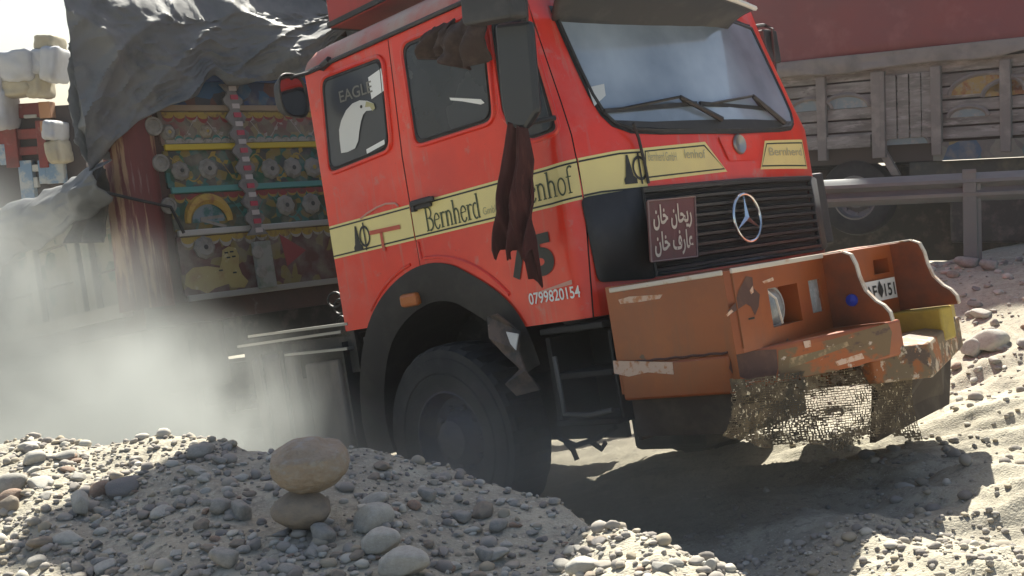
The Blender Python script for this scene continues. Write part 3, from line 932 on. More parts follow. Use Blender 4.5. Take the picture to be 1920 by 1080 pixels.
def stroke_text(word, p0, p1, h, mat, parent, off=.0075):
    mb = MB()
    a_, b_ = S(*p0), S(*p1)
    tot = sum(GL[c][0] for c in word)
    sx = (b_[0] - a_[0]) / tot
    x = 0; k = 0
    for c in word:
        for pts, wd_ in GL[c][1]:
            k += 1
            n_ = len(pts)
            L_, R_ = [], []
            for i in range(n_):
                q0, q1 = Vector(pts[max(i - 1, 0)]), Vector(pts[min(i + 1, n_ - 1)])
                d = (q1 - q0)
                d = Vector((d.x * sx, d.y * h)).normalized()
                nn = Vector((-d.y, d.x)) * wd_ * h * .42
                q_ = Vector(((x + pts[i][0]) * sx, pts[i][1] * h))
                L_.append(q_ + nn); R_.append(q_ - nn)
            z0 = a_[1]
            sl_ = (b_[1] - a_[1]) / (b_[0] - a_[0])
            vs = [(a_[0] + q_.x, -1.24 - off - .00015 * (k % 7), z0 + q_.y + sl_ * q_.x) for q_ in L_ + R_]
            mb.add(vs, [(i, i + 1, n_ + i + 1, n_ + i) for i in range(n_ - 1)])
        x += GL[c][0]
    return mb.build("lettering", mat, parent)
stroke_text("Bernherd", (803, 434), (905, 407), .128, green_ink, door_o)
stroke_text("lenhof", (985, 384), (1081, 360), .128, green_ink, door_o)
side_text("GmbH", (908, 403), (938, 396), (908, 388), faded_ink, door_o, "lettering")
side_text("7", (962, 520), (1000, 514), (962, 446), ink, door_o, "number", bold=.012)
side_text("5", (1002, 515), (1044, 506), (1000, 442), ink, door_o, "number", bold=.014)
side_text("0799820154", (995, 571), (1091, 556), (995, 549), white, door_o, "phone_number", bold=.0012)
for (a_, b_, wd_) in (((1000, 552), (1075, 531), .012),):
    p, q_ = S(*a_), S(*b_)
    MB().add([(p[0], -1.248, p[1]), (q_[0], -1.248, q_[1] - .004), (q_[0], -1.248, q_[1] + .018), (p[0] + .1, -1.248, p[1] + .016)], [(0, 1, 2, 3)]).build("paint_scuff", pink, door_o)
# eagle sticker in the rear window
side_text("EAGLE", (640, 193), (702, 172), (640, 170), M("sticker_grey", (.2, .19, .165), .6), wr, "sticker_lettering", off=.013, bold=.001)
eg = [S(*p) for p in [(643, 287), (640, 262), (639, 243), (643, 226), (652, 207), (664, 194), (678, 188), (692, 189), (704, 194), (706, 204), (699, 207), (690, 208), (684, 215), (680, 228), (677, 246), (675, 264), (669, 278), (655, 285)]]
ego = MB().add([(p[0], -1.2525, p[1]) for p in eg], [tuple(t) for t in tess(eg)]).build("eagle_sticker", M("white_sticker", (.62, .62, .6), .5), wr)
bk = [S(*p) for p in [(690, 190), (704, 194), (707, 203), (702, 208), (697, 200), (688, 201)]]
MB().add([(p[0], -1.254, p[1]) for p in bk], [tuple(t) for t in tess(bk)]).build("beak", faded_ink, ego)
ey = S(681, 200)
MB().add([(ey[0] + .012 * math.cos(t * .7), -1.2545, ey[1] + .01 * math.sin(t * .7)) for t in range(9)], [tuple(range(9))]).build("eye", ink, ego)
for p in ((700, 128, 718, 186), (690, 270, 725, 280)):
    a_, b_ = S(p[0], p[3]), S(p[2], p[1])
    MB().add([(a_[0], -1.2527, a_[1]), (b_[0], -1.2527, a_[1] + .02), (b_[0], -1.2527, b_[1]), (a_[0], -1.2527, b_[1] - .02)], [(0, 1, 2, 3)]).build("window_sticker", white, wr)
p = [S(*q_) for q_ in ((846, 183), (905, 186), (912, 193), (905, 196), (870, 190), (848, 188))]
MB().add([(a_[0], -1.2527, a_[1]) for a_ in p], [tuple(range(6))]).build("window_sticker", white, wd)
# logo: bell and ringed bar, on the side and on the corner
def logo(pxs0, par, onfront=False):
    cx_, cz_ = pxs0
    mb = MB()
    bell = [(-.085, -.07), (.0, -.07), (.0, -.045), (-.02, -.03), (-.028, .02), (-.038, .075), (-.052, .075), (-.062, .02), (-.072, -.03), (-.085, -.045)]
    patch(mb, [(cx_ + a_, cz_ + b_) for a_, b_ in bell], .0075)
    n_ = 20
    for i in range(n_):
        t0, t1 = 2 * math.pi * i / n_, 2 * math.pi * (i + 1) / n_
        patch(mb, [(cx_ + .03 + r_ * math.cos(t), cz_ + .005 + r_ * 1.25 * math.sin(t)) for r_, t in ((.038, t0), (.038, t1), (.05, t1), (.05, t0))], .0078)
    patch(mb, [(cx_ + .024, cz_ - .075), (cx_ + .036, cz_ - .075), (cx_ + .036, cz_ + .085), (cx_ + .024, cz_ + .085)], .0082)
    return mb.build("logo", ink, par)
lx = S(680, 446); logo((lx[0], lx[1]), body)
ly = Fp(1190, 318, 1.28); logo(SF(1190, 318), body)
# red line drawing on the belt
rl = MB()
for a_, b_, wd_ in (((695, 437), (752, 425), .012), ((716, 434), (722, 470), .012)):
    p, q_ = Vector(S(*a_)), Vector(S(*b_)); d = (q_ - p).normalized(); nn = Vector((-d.y, d.x)) * wd_
    rl.add([(p.x + nn.x, -1.2485, p.y + nn.y), (q_.x + nn.x, -1.2485, q_.y + nn.y), (q_.x - nn.x, -1.2485, q_.y - nn.y), (p.x - nn.x, -1.2485, p.y - nn.y)], [(0, 1, 2, 3)])
rl.build("painted_mark", M("mark_red", (.5, .09, .05), .5), body)
MB().tube([surf(*S(*p), .006) for p in ((678, 410), (690, 400), (708, 389), (725, 382), (742, 381), (748, 386))], .006, 5).build("painted_mark", pink, body)
# faded lettering on front decals
def front_text(t, px0, px1, pyb, pyt, mat, par, bold=0.0):
    s0, z0 = SF(px0, pyb); s1, z1 = SF(px1, pyb); _, zt = SF(px0, pyt)
    size = (zt - z0) / .73
    q_ = text(t, size, (0, 0, 0), (1, 0, 0), (0, 0, 1), mat, par, "lettering", 1, 0, bold)
    wd_ = max(v.co.x for v in q_.data.vertices)
    for v in q_.data.vertices:
        fx = v.co.x / wd_; v.co = surf(s0 + (s1 - s0) * fx, z0 + (z1 - z0) * fx + v.co.z, .007)
    return q_
fg = M("front_lettering_faded", (.42, .4, .26), .5)
front_text("Bernherd GmbH", 1214, 1268, 302, 284, fg, body); front_text("lenhof", 1282, 1322, 297, 279, fg, body)
front_text("Bernherd", 1440, 1502, 292, 276, fg, body)
# door handle
hp = S(790, 386)
h_ = MB().box((hp[0] + .02, -1.256, hp[1] + .01), (.16, .02, .055)).box((hp[0] - .04, -1.262, hp[1] + .0), (.03, .03, .05))
h_.box((hp[0] + .05, -1.275, hp[1] + .018), (.2, .016, .026))
h_.build("handle", plastic, door_o, bevel=.006)

# ---- windshield
wz0, wz1 = 1.385, 2.0
WL = [SF(1036, 20), SF(1060, 75), SF(1085, 130), SF(1108, 178), SF(1130, 213), SF(1150, 232), SF(1185, 244), SF(1240, 246)]
SM_ = s_front(0)
def mir(p):
    return (SM_ + (SM_ - p[0]) * 1.0 if p[0] < SM_ else p[0], p[1])
def s_mirror(s_):
    q_ = surf(s_, 1.0)
    return s_front(-q_.y * FAR)
wpoly = [(WL[0][0] - .01, 2.0)] + WL + [(SM_, WL[-1][1] - .012)] + [(s_mirror(p[0]), p[1]) for p in WL[::-1]] + [(s_mirror(WL[0][0]), 2.0), (SM_, 2.03)]
fr = patch(MB(), inset(wpoly, -.022), .004).build("windshield", rubber, truck, smooth=True)
patch(MB(), inset(wpoly, .012), .009).build("pane", glass_front, fr, smooth=True)
ring_tube(inset(wpoly, .004), .009, .011).build("rubber_seal", rubber, fr, smooth=True)
# dash top things seen through the lower left of the glass: cowl
cw = [SF(1140, 226), SF(1165, 243), SF(1240, 251), (SM_, WL[-1][1] - .03), (s_mirror(SF(1180, 248)[0]), SF(1180, 248)[1]), (s_mirror(SF(1150, 228)[0]), WL[-1][1] + .05), (SM_, WL[-1][1] + .05), (SF(1220, 230)[0], WL[-1][1] + .05)]
patch(MB(), cw, .012).build("cowl", plastic, truck, smooth=True)
# white paper and box on the dash
pz = fpoly([(1100, 165), (1130, 158), (1133, 180), (1112, 200)])
patch(MB(), pz, .011).build("windshield_sticker", M("paper", (.55, .58, .6), .6), fr)

# wipers
def wiper(base, elbow, tip, tail):
    pts = [surf(*SF(*p), o_) for p, o_ in ((base, .03), (elbow, .05))]
    arm = MB().tube(pts, [.016, .011], 6)
    w_ = arm.build("wiper", plastic, truck)
    a_ = surf(*SF(*tail), .022); b_ = surf(*SF(*tip), .022); mid = surf(*SF(*elbow), .045)
    bl = MB().beam(a_, b_, .012, .022)
    bl.tube([a_.lerp(b_, .12), mid, a_.lerp(b_, .88)], .008, 5)
    bl.build("blade", rubber, w_)
wiper((1345, 226), (1262, 186), (1128, 210), (1300, 196))
wiper((1462, 232), (1400, 184), (1306, 196), (1440, 206))

# ---- visor: plate projecting from the roof front
VA = [Vector(tp(1035, 37, 0, 1.13)), Vector(tp(1346, 76, 0, 1.13))]
VB = [Vector(tp(1060, -75, 0, 1.50)), Vector(tp(1416, 16, 0, 1.40))]
def vis(u_, v_):
    a_ = VA[0].lerp(VA[1], u_); b_ = VB[0].lerp(VB[1], u_)
    p = a_.lerp(b_, v_)
    bow = 1 - (2 * u_ - 1) ** 2
    p.x += .09 * bow * (.35 + .65 * v_); p.z += .05 * math.sin(math.pi * v_) * .6 - .02 * bow
    return p
vo_ = MB().grid(vis, 40, 8).build("sun_visor", M("visor_grey", (.045, .047, .052), .5, layers=[((.11, .108, .105), 4, .5, .8)]), truck, smooth=True, solid=.014)
MB().tube([vis(i / 40, 1.0) for i in range(41)], .014, 6).build("visor_edge", M("visor_sunlit_lip", (.7, .68, .64), .4), vo_, smooth=True)  # pale colour stands in for sunlight on the visor lip
for u_ in (.04, .96, .36, .66):
    a_ = vis(u_, .6); MB().tube([a_, Vector((1.05, a_.y, 2.2))], .012, 6).build("bracket", plastic, vo_)
# ---- roof crown box
cb = tp(618, 54, 1, -.95)
CXR, CZ = cb[0], cb[2]
pts = [(CXR, -.95, CZ), (.95, -.95, CZ), (1.0, -.97, CZ + .5), (.95, -1.0, CZ + 1.55), (.6, -1.0, CZ + 1.75), (CXR + .10, -1.0, CZ + 2.3), (CXR + .05, -.99, CZ + 2.1), (CXR + .42, -.98, CZ + 1.72), (CXR + .52, -.97, CZ + 1.3), (CXR + .48, -.96, CZ + .5), (CXR + .01, -.95, CZ + .28)]
cr_ = MB().prism(pts, (0, 1.75, 0)).build("roof_crown", crown_red, truck, bevel=.01)
MB().prism([(p[0] - .012, p[1] + .02, p[2]) for p in pts[5:] + pts[:1]][::-1] + [(p[0] + .03, p[1] + .02, p[2]) for p in pts[5:] + pts[:1]], (0, 1.71, 0)).build("bounce_block_board", dark_steel, cr_)  # unseen dark board added to keep red bounce light off the tarpaulin
MB().box((-.755, -.22, 1.38), (.016, 1.96, 1.5)).build("bounce_block_panel", dark_steel, body, bevel=.004)  # unseen dark panel added over the cab back against red bounce light
MB().beam((CXR, -.955, CZ + .02), (.95, -.955, CZ + .02), .02, .03).build("trim_strip", rubber, cr_)

# ---- grille, corner panels
gp = MB()
gz0, gz1 = .635, 1.062
sg0, sg1 = SF(1206, 400)[0], SF(1520, 400)[0]
patch(gp, [(sg0, gz0), (sg1, gz0), (sg1, gz1), (sg0, gz1)], .006)
g_o = gp.build("grille", seam, truck, smooth=True)
sl_ = MB()
for k in range(9):
    z = gz0 + .022 + (gz1 - gz0 - .03) * k / 8
    for i in range(24):
        s0 = sg0 + (sg1 - sg0) * i / 24; s1 = sg0 + (sg1 - sg0) * (i + 1) / 24
        vs = [surf(s0, z - .016, .01), surf(s1, z - .016, .01), surf(s1, z - .010, .034), surf(s0, z - .010, .034), surf(s0, z + .004, .036), surf(s1, z + .004, .036), surf(s1, z + .012, .01), surf(s0, z + .012, .01)]
        sl_.add(vs, [(0, 1, 2, 3), (3, 2, 5, 4), (4, 5, 6, 7)])
sl_.build("slats", grille_m, g_o)
fr_ = MB()
ring_tube([(sg0, gz0), (s_front(0), gz0), (sg1, gz0), (sg1, gz1), (s_front(0), gz1), (sg0, gz1)], .02, .014).build("grille_frame", grille_m, g_o)
# emblem
ec = Vector(tp(1401, 408, 0, 1.395))
em = MB().tube([ec + Vector((0, .122 * math.cos(t), .128 * math.sin(t))) for t in [2 * math.pi * i / 40 for i in range(40)]], .0085, 8, closed=True)
for a_ in (90, 210, 330):
    d = Vector((0, math.cos(math.radians(a_)), math.sin(math.radians(a_)))); n_ = Vector((0, -d.z, d.y)); xx = Vector((1, 0, 0))
    t_ = ec + d * .124
    vs = [ec + n_ * .020 - d * .012, ec - n_ * .020 - d * .012, t_, ec + xx * .014, ec - xx * .006]
    em.add(vs, [(0, 3, 2), (3, 1, 2), (0, 2, 4), (1, 4, 2), (0, 4, 3), (1, 3, 4)])
em.build("emblem", chrome, g_o, smooth=True)
# name plate: maroon board with cream script
npx = [(1214, 377), (1302, 369), (1307, 481), (1221, 491)]
q4 = [tp(*p, 0, 1.40) for p in npx]
pc_ = [Vector(p) for p in q4]
npl = MB().prism([pc_[3], pc_[2], pc_[1], pc_[0]], (-.012, 0, 0)).build("name_plate", maroon, g_o, bevel=.004)
ring = MB().tube([p + Vector((.003, 0, 0)) for p in pc_], .005, 6, closed=True).build("plate_rim", M("plate_rim", (.3, .2, .18), .4), npl)
def plate_text(t, r0, r1, shift=0.0):
    """t fills the band r0..r1 (fractions from the bottom) of the plate"""
    bl, br, tl_ = pc_[3], pc_[2], pc_[0]
    ex, ez = (br - bl), (tl_ - bl)
    q_ = text(t, 1.0, (0, 0, 0), (1, 0, 0), (0, 0, 1), cream_ink, npl, "lettering", 1, 0, .022)
    xs = [v.co.x for v in q_.data.vertices]; zs = [v.co.z for v in q_.data.vertices]
    for v in q_.data.vertices:
        fx = .08 + .84 * (v.co.x - min(xs)) / (max(xs) - min(xs)); fz = r0 + (r1 - r0) * (v.co.z - min(zs)) / (max(zs) - min(zs))
        v.co = bl + ex * fx + ez * fz + Vector((.005, 0, 0))
plate_text("\uFEE5\uFE8E\uFEA7 \uFEE5\uFE8E\uFEA4\uFEF3\uFEAD", .50, .93)
plate_text("\uFEE5\uFE8E\uFEA7 \uFED1\uFEAD\uFE8E\uFECB", .06, .48)
# black corner panels
def corner(sgn):
    if sgn < 0:
        pts = rrect([SF(1120, 530), SF(1087, 372), (sg0 + .004, 1.072), (sg0 + .004, .615)], .035, 4)
    else:
        pts = rrect([(sg1 + .025, .62), (S_END - .06, .65), (S_END - .06, 1.05), (sg1 + .025, 1.075)], .03, 4)
    patch(MB(), pts, .014).build("corner_panel", plastic, truck, smooth=True, solid=.012)
corner(-1); corner(1)
fc = tp(1541, 392, 0, 1.12)
MB().prism([(1.20, fc[1] - .05, fc[2] - .22), (1.20, fc[1] - .05, fc[2] + .22), (1.02, fc[1] + .05, fc[2] + .22), (1.02, fc[1] + .05, fc[2] - .22)], (-.05, -.12, 0)).build("corner_panel", plastic, truck, bevel=.015)

# ---- mudguard, wheel, chassis
mg = MB()
def guard(u_, v_):
    a_ = math.radians(198 - 182 * u_)
    ro = (.79, .83); ri = (.60, .62)
    if v_ < .5:
        t = v_ * 2
        rx = ro[0] * (1 - t) + ri[0] * t; rz = ro[1] * (1 - t) + ri[1] * t
        y = -1.252 + .03 * t * t
    else:
        t = (v_ - .5) * 2
        rx, rz = ri[0] - .02 * t, ri[1] - .02 * t
        y = -1.222 + .5 * t
    wob = .012 * math.sin(u_ * 23) * (1 if u_ > .7 else .3)
    return Vector((ARC_C[0] + (rx + wob) * math.cos(a_), y, ARC_C[1] + (rz + wob) * math.sin(a_)))
mgo = mg.grid(guard, 48, 14).build("mudguard", M("mudguard_black", (.011, .009, .010), .6, layers=[((.035, .03, .028), 6, .5, .8)]), truck, smooth=True)
ax_, az_ = S(771, 562)
MB().box((ax_, -1.245, az_), (.15, .05, .075)).build("marker_lamp", amber, mgo, bevel=.02)
# torn lower end of the guard, bent outwards
tn = MB()
tp_ = [S(*p) for p in [(930, 590), (955, 585), (985, 620), (990, 655), (1008, 690), (1022, 728), (985, 738), (970, 715), (985, 690), (962, 660), (940, 630)]]
tn.add([(p[0], -1.30 - .03 * math.sin(i * 2.1), p[1]) for i, p in enumerate(tp_)], [tuple(t) for t in tess(tp_)])
tn.build("torn_flap", M("torn_brown_plastic", (.12, .085, .07), .7, layers=[((.03, .03, .03), 5, .45, .6), ((.3, .22, .17), 9, .6, .7)]), mgo, solid=.01)
tn = MB(); tp_ = [S(*p) for p in [(972, 618), (995, 622), (990, 652), (980, 640)]]
tn.add([(p[0], -1.325, p[1]) for p in tp_], [(0, 1, 2, 3)]).build("torn_flap", M("torn_white_plastic", (.6, .6, .6), .5), mgo, solid=.006)

def wheel(cx_, cy_, cz_, R=.53, side=-1, dual=False):
    W_ = .30
    prof = [(-.14, .26), (-.15, .30), (-.157, .345), (-.150, .352), (-.157, .36), (-.15, .43), (-.142, .436), (-.140, .474), (-.118, .492), (-.08, .497), (-.02, .50), (.02, .50), (.08, .497), (.118, .492), (.135, .475), (.15, .43), (.155, .36), (.15, .30), (.14, .26)]
    sc_ = R / .5
    prof = [(h * (1 if not dual else 1.0), r * sc_) for h, r in prof]
    n_ = 96
    def mod(i, k):
        if 8 <= i <= 13:
            ph = (k + (2 if i in (9, 10) else 0)) % 4
            return -.03 if ph == 0 else 0.0
        return 0.0
    root = MB().lathe(prof, (cx_, cy_, cz_), 1, n_, mod).build("wheel", tyre_m, truck, smooth=True)
    rim = MB()
    s_ = side
    rp = [(.10 * s_, .262), (.135 * s_, .268), (.14 * s_, .25), (.10 * s_, .235), (.045 * s_, .215), (.03 * s_, .16), (.075 * s_, .13), (.085 * s_, .115), (.13 * s_, .10), (.145 * s_, .06), (.148 * s_, .001)]
    rim.lathe([(h, r * sc_) for h, r in rp], (cx_, cy_, cz_), 1, 40)
    for k in range(10):
        t = 2 * math.pi * k / 10
        c = (cx_ + .165 * sc_ * math.cos(t), cy_ + s_ * .045, cz_ + .165 * sc_ * math.sin(t))
        rim.lathe([(0, .018), (.025 * s_, .018), (.03 * s_, .012), (.03 * s_, .001)], c, 1, 6)
    rim.build("rim", hub_m, root, smooth=True)
    return root
WZ = -.085
wheel(0.0, -1.06, WZ); MB().box((.08, -.62, .35), (1.42, .03, 1.1)).box((-.66, -.9, .3), (.03, .55, .5)).build("wheel_well", rubber, truck)  # inner dark panel added to make the wheel arch dark

wheel(0.0, 1.06, WZ, side=1)
for x in (-4.9, -6.2):
    for y, sd in ((-1.12, -1), (-.8, -1), (1.12, 1), (.8, 1)):
        wheel(x, y, WZ - .02, side=sd)
ch = MB()
for y in (-.43, .43): ch.beam((1.7, y, .30), (-8.2, y, .42), .09, .26)
for x in (1.2, -.9, -1.8, -3.2, -4.9, -6.2, -7.9): ch.beam((x, -.43, .36), (x, .43, .36), .16, .14, up=(0, 0, 1))
ch.beam((0, -1.0, WZ), (0, 1.0, WZ), .13, .15)
for x in (-4.9, -6.2):
    ch.beam((x, -1.0, WZ), (x, 1.0, WZ), .16, .18); ch.lathe([(-.22, .02), (-.18, .2), (.18, .2), (.22, .02)], (x, 0, WZ), 1, 16)
ch.beam((.6, -.43, .1), (-.6, -.43, .1), .08, .07); ch.beam((.6, .43, .1), (-.6, .43, .1), .08, .07)
ch.box((.35, 0, .45), (1.3, .7, .75))
ch.build("chassis_frame", dark_steel, truck)
# pale bars painting the sunlit deck edges just behind the cab
rl_ = MB()
for (x0, z0), (x1, z1), y in ((S(466, 631), S(652, 607), -1.22), (S(446, 650), S(640, 622), -1.22), (S(520, 643), S(650, 628), -1.18), (S(545, 664), S(662, 652), -1.26)):
    MB().beam((x0, y, z0), (x1, y, z1), .05, .016).build("lit_deck_edge", silver, truck)
dk_ = MB()
(x0, z0), (x1, z1) = S(446, 640), S(655, 622)
dk_.box(((x0 + x1) / 2, -.80, .60), (x1 - x0, .8, .03)).box(((x0 + x1) / 2, -1.19, .50), (x1 - x0, .03, .30)).box(((x0 + x1) / 2, -.95, .53), (x1 - x0 - .1, .4, .1))
dk_.build("catwalk", dark_steel, truck)
# battery box and fuel tank below
bx_ = MB()
(x0, z0), (x1, z1) = S(572, 830), S(648, 665)
bx_.box((-1.06, -1.02, .13), (.36, .44, .62))
bx_.build("battery_box", dusty_steel, truck, bevel=.02)
tk = MB()
tkp = [(-.22, -.27), (.22, -.27), (.25, -.24), (.25, .24), (.22, .27), (-.22, .27), (-.25, .24), (-.25, -.24)]
tk.prism([(-1.32, -1.0 + a_, .22 + b_ * 1.15) for a_, b_ in tkp], (-.52, 0, 0))
tko = tk.build("fuel_tank", dusty_steel, truck, bevel=.03)
stp = MB()
for x in (-1.45, -1.7): MB().box((x, -1.255, .22), (.04, .012, .64)).build("tank_strap", dark_steel, tko)
MB().box((-.80, -1.08, .18), (.02, .34, .72)).build("mud_flap", rubber, truck)
# step well below the door front
st_ = MB()
st_.box((1.05, -1.0, .44), (.42, .45, .03)).box((1.06, -.86, .18), (.5, .03, .5)).box((1.05, -1.02, .21), (.40, .36, .03))
st_.box((1.06, -1.06, -.02), (.40, .34, .03)).box((.86, -1.05, .2), (.03, .3, .42)).box((1.27, -1.05, .2), (.02, .3, .42))
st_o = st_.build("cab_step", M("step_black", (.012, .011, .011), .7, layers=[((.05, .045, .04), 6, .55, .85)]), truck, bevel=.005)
pts = [S(*p) for p in ((1042, 668), (1052, 722), (1062, 776), (1108, 778), (1152, 768))]
MB().tube([(p[0], -1.25, p[1]) for p in pts], .013, 6).build("step_edge", M("worn_step_steel", (.11, .11, .11), .5, .5), st_o)
hs = MB()
for pxs, y in ((((1050, 822), (1080, 835), (1120, 822), (1155, 800)), -1.05), (((1060, 828), (1075, 845), (1082, 862)), -1.0), (((1105, 826), (1128, 842), (1135, 830)), -1.02)):
    hs.tube([tp(*p, 1, y) for p in pxs], .014, 6)
hs.build("dangling_hose", hose_m, truck)
# air hoses behind the cab
ah = MB()
for k, (cx_, cy_, rx, ry) in enumerate(((628, 562, 13, 14), (637, 575, 10, 14), (640, 603, 8, 10))):
    ah.tube([tp(cx_ + rx * math.cos(t), cy_ + ry * math.sin(t), 1, -.9 + .02 * k) for t in [i * .45 for i in range(15)]], .008, 5)
ah.build("air_hose", hose_m, truck)

st2 = MB()
st2.box((1.05, .86, .24), (.5, .36, .62)).box((1.05, 1.0, -.14), (.46, .3, .04))
st2.build("cab_step", dark_steel, truck, bevel=.01)
fg2 = MB().grid(lambda u_, v_: Vector((ARC_C[0] + .70 * math.cos(math.radians(198 - 190 * u_)), .72 + .46 * v_, ARC_C[1] + .72 * math.sin(math.radians(198 - 190 * u_)))), 30, 4).build("mudguard", plastic, truck, smooth=True, solid=.01)
ax2 = MB().box((.95, 0, -.1), (.5, 1.0, .4)).build("under_block_plate", dark_steel, truck, bevel=.03)  # unseen plate added to block sunlight under the truck
MB().box((-1.65, .95, 1.5), (1.6, .7, 1.1)).build("sun_block_box", dusty_steel, truck, bevel=.02)  # unseen box added behind the cab to shade the ground below
MB().box((-1.5, 1.0, .2), (1.3, .5, .6)).build("fuel_tank", dusty_steel, truck, bevel=.05)  # unseen far-side tank, added to block sun through the gap
# ---- mirrors
def big_mirror(sgn):
    y = sgn * 1.52
    pm = [S(*p, -1.52) for p in ((888, -70), (975, -95), (992, 35), (898, 52))] if sgn < 0 else None
    if sgn < 0:
        pts = [(p[0], y, p[1]) for p in rrect(pm, .03, 3)]
        mo = MB().prism(pts, (.0, -.11, 0)).build("wing_mirror", plastic, truck, bevel=.015)
        pl2 = [S(*p, -1.5) for p in ((925, 45), (992, 38), (1006, 210), (985, 242), (948, 240), (938, 200))]
        MB().prism([(p[0], -1.5, p[1]) for p in pl2], (0, .045, 0)).build("lower_mirror", M("dark_mirror_back", (.022, .025, .03), .4), mo, bevel=.02)
        a_ = [S(*p, -1.45) for p in ((962, 236), (985, 30), (975, -100))]
        arm = MB().tube([(p[0], -1.45, p[1]) for p in a_], .016, 6)
        arm.tube([(a_[0][0], -1.45, a_[0][1]), (a_[0][0] + .08, -1.24, a_[0][1] + .02)], .014, 6)
        arm.tube([(a_[2][0], -1.45, a_[2][1]), (a_[2][0] + .05, -1.2, a_[2][1] - .02)], .014, 6)
        arm.build("mirror_arm", plastic, mo)
    else:
        c0 = tp(1436, 84, 1, 1.42)
        mo = MB().lathe([(-.05, .001), (-.05, .07), (-.02, .1), (.03, .1), (.05, .08), (.05, .001)], (c0[0], c0[1], c0[2]), 0, 20).box((c0[0], c0[1], c0[2] - .02), (.1, .17, .22)).build("wing_mirror", plastic, truck, bevel=.03)
        p0, p1, p2, p3 = tp(1432, 47, 1, 1.42), tp(1448, 54, 1, 1.42), tp(1456, 172, 1, 1.42), tp(1448, 190, 1, 1.25)
        pa = tp(1408, 50, 1, .85)
        MB().tube([pa, p0, p1, p2, p3], .012, 6).build("mirror_arm", plastic, mo)
        MB().box(tp(1459, 182, 1, 1.42), (.06, .08, .16)).build("lower_mirror", plastic, mo, bevel=.01)
big_mirror(-1); big_mirror(1)
# small round mirror on a bracket at the rear of the cab
c0 = Vector(tp(546, 181, 1, -1.45))
d_ = Vector((1.3, .30, .0)).normalized()
u1 = d_.cross(Vector((0, 0, 1))).normalized(); u2 = u1.cross(d_)
def blob(rx, rz, h):
    return [c0 + u1 * rx * math.copysign(abs(math.cos(t)) ** .7, math.cos(t)) + u2 * rz * math.copysign(abs(math.sin(t)) ** .7, math.sin(t)) + d_ * h for t in [2 * math.pi * i / 28 for i in range(28)]]
mb = MB()
R0_, R1_, R2_ = blob(.085, .10, -.05), blob(.108, .122, 0), blob(.112, .126, .02)
for A_, B_ in ((R0_, R1_), (R1_, R2_)):
    mb.add(A_ + B_, [(i, (i + 1) % 28, 28 + (i + 1) % 28, 28 + i) for i in range(28)])
mb.poly(R0_)
rm = mb.build("rear_view_mirror", plastic, truck, smooth=True)
MB().poly(blob(.10, .114, .018)).build("mirror_glass", mirror_glass, rm)
MB().tube(R2_, .007, 6, closed=True).build("mirror_rim", dark_steel, rm)
a_ = Vector(tp(608, 124, 1, -1.25)); b_ = Vector(tp(575, 138, 1, -1.36))
MB().tube([a_, b_, c0 + Vector((0, 0, .11)), c0 - d_ * .03], .011, 6).tube([a_ - Vector((.03, 0, 0)), a_ + Vector((.06, 0, .02))], .025, 6).build("mirror_arm", plastic, rm)

# ================================================================ BUMPER
BX, BYS = 2.02, 0.35
bt = .597
bp_ = MB()
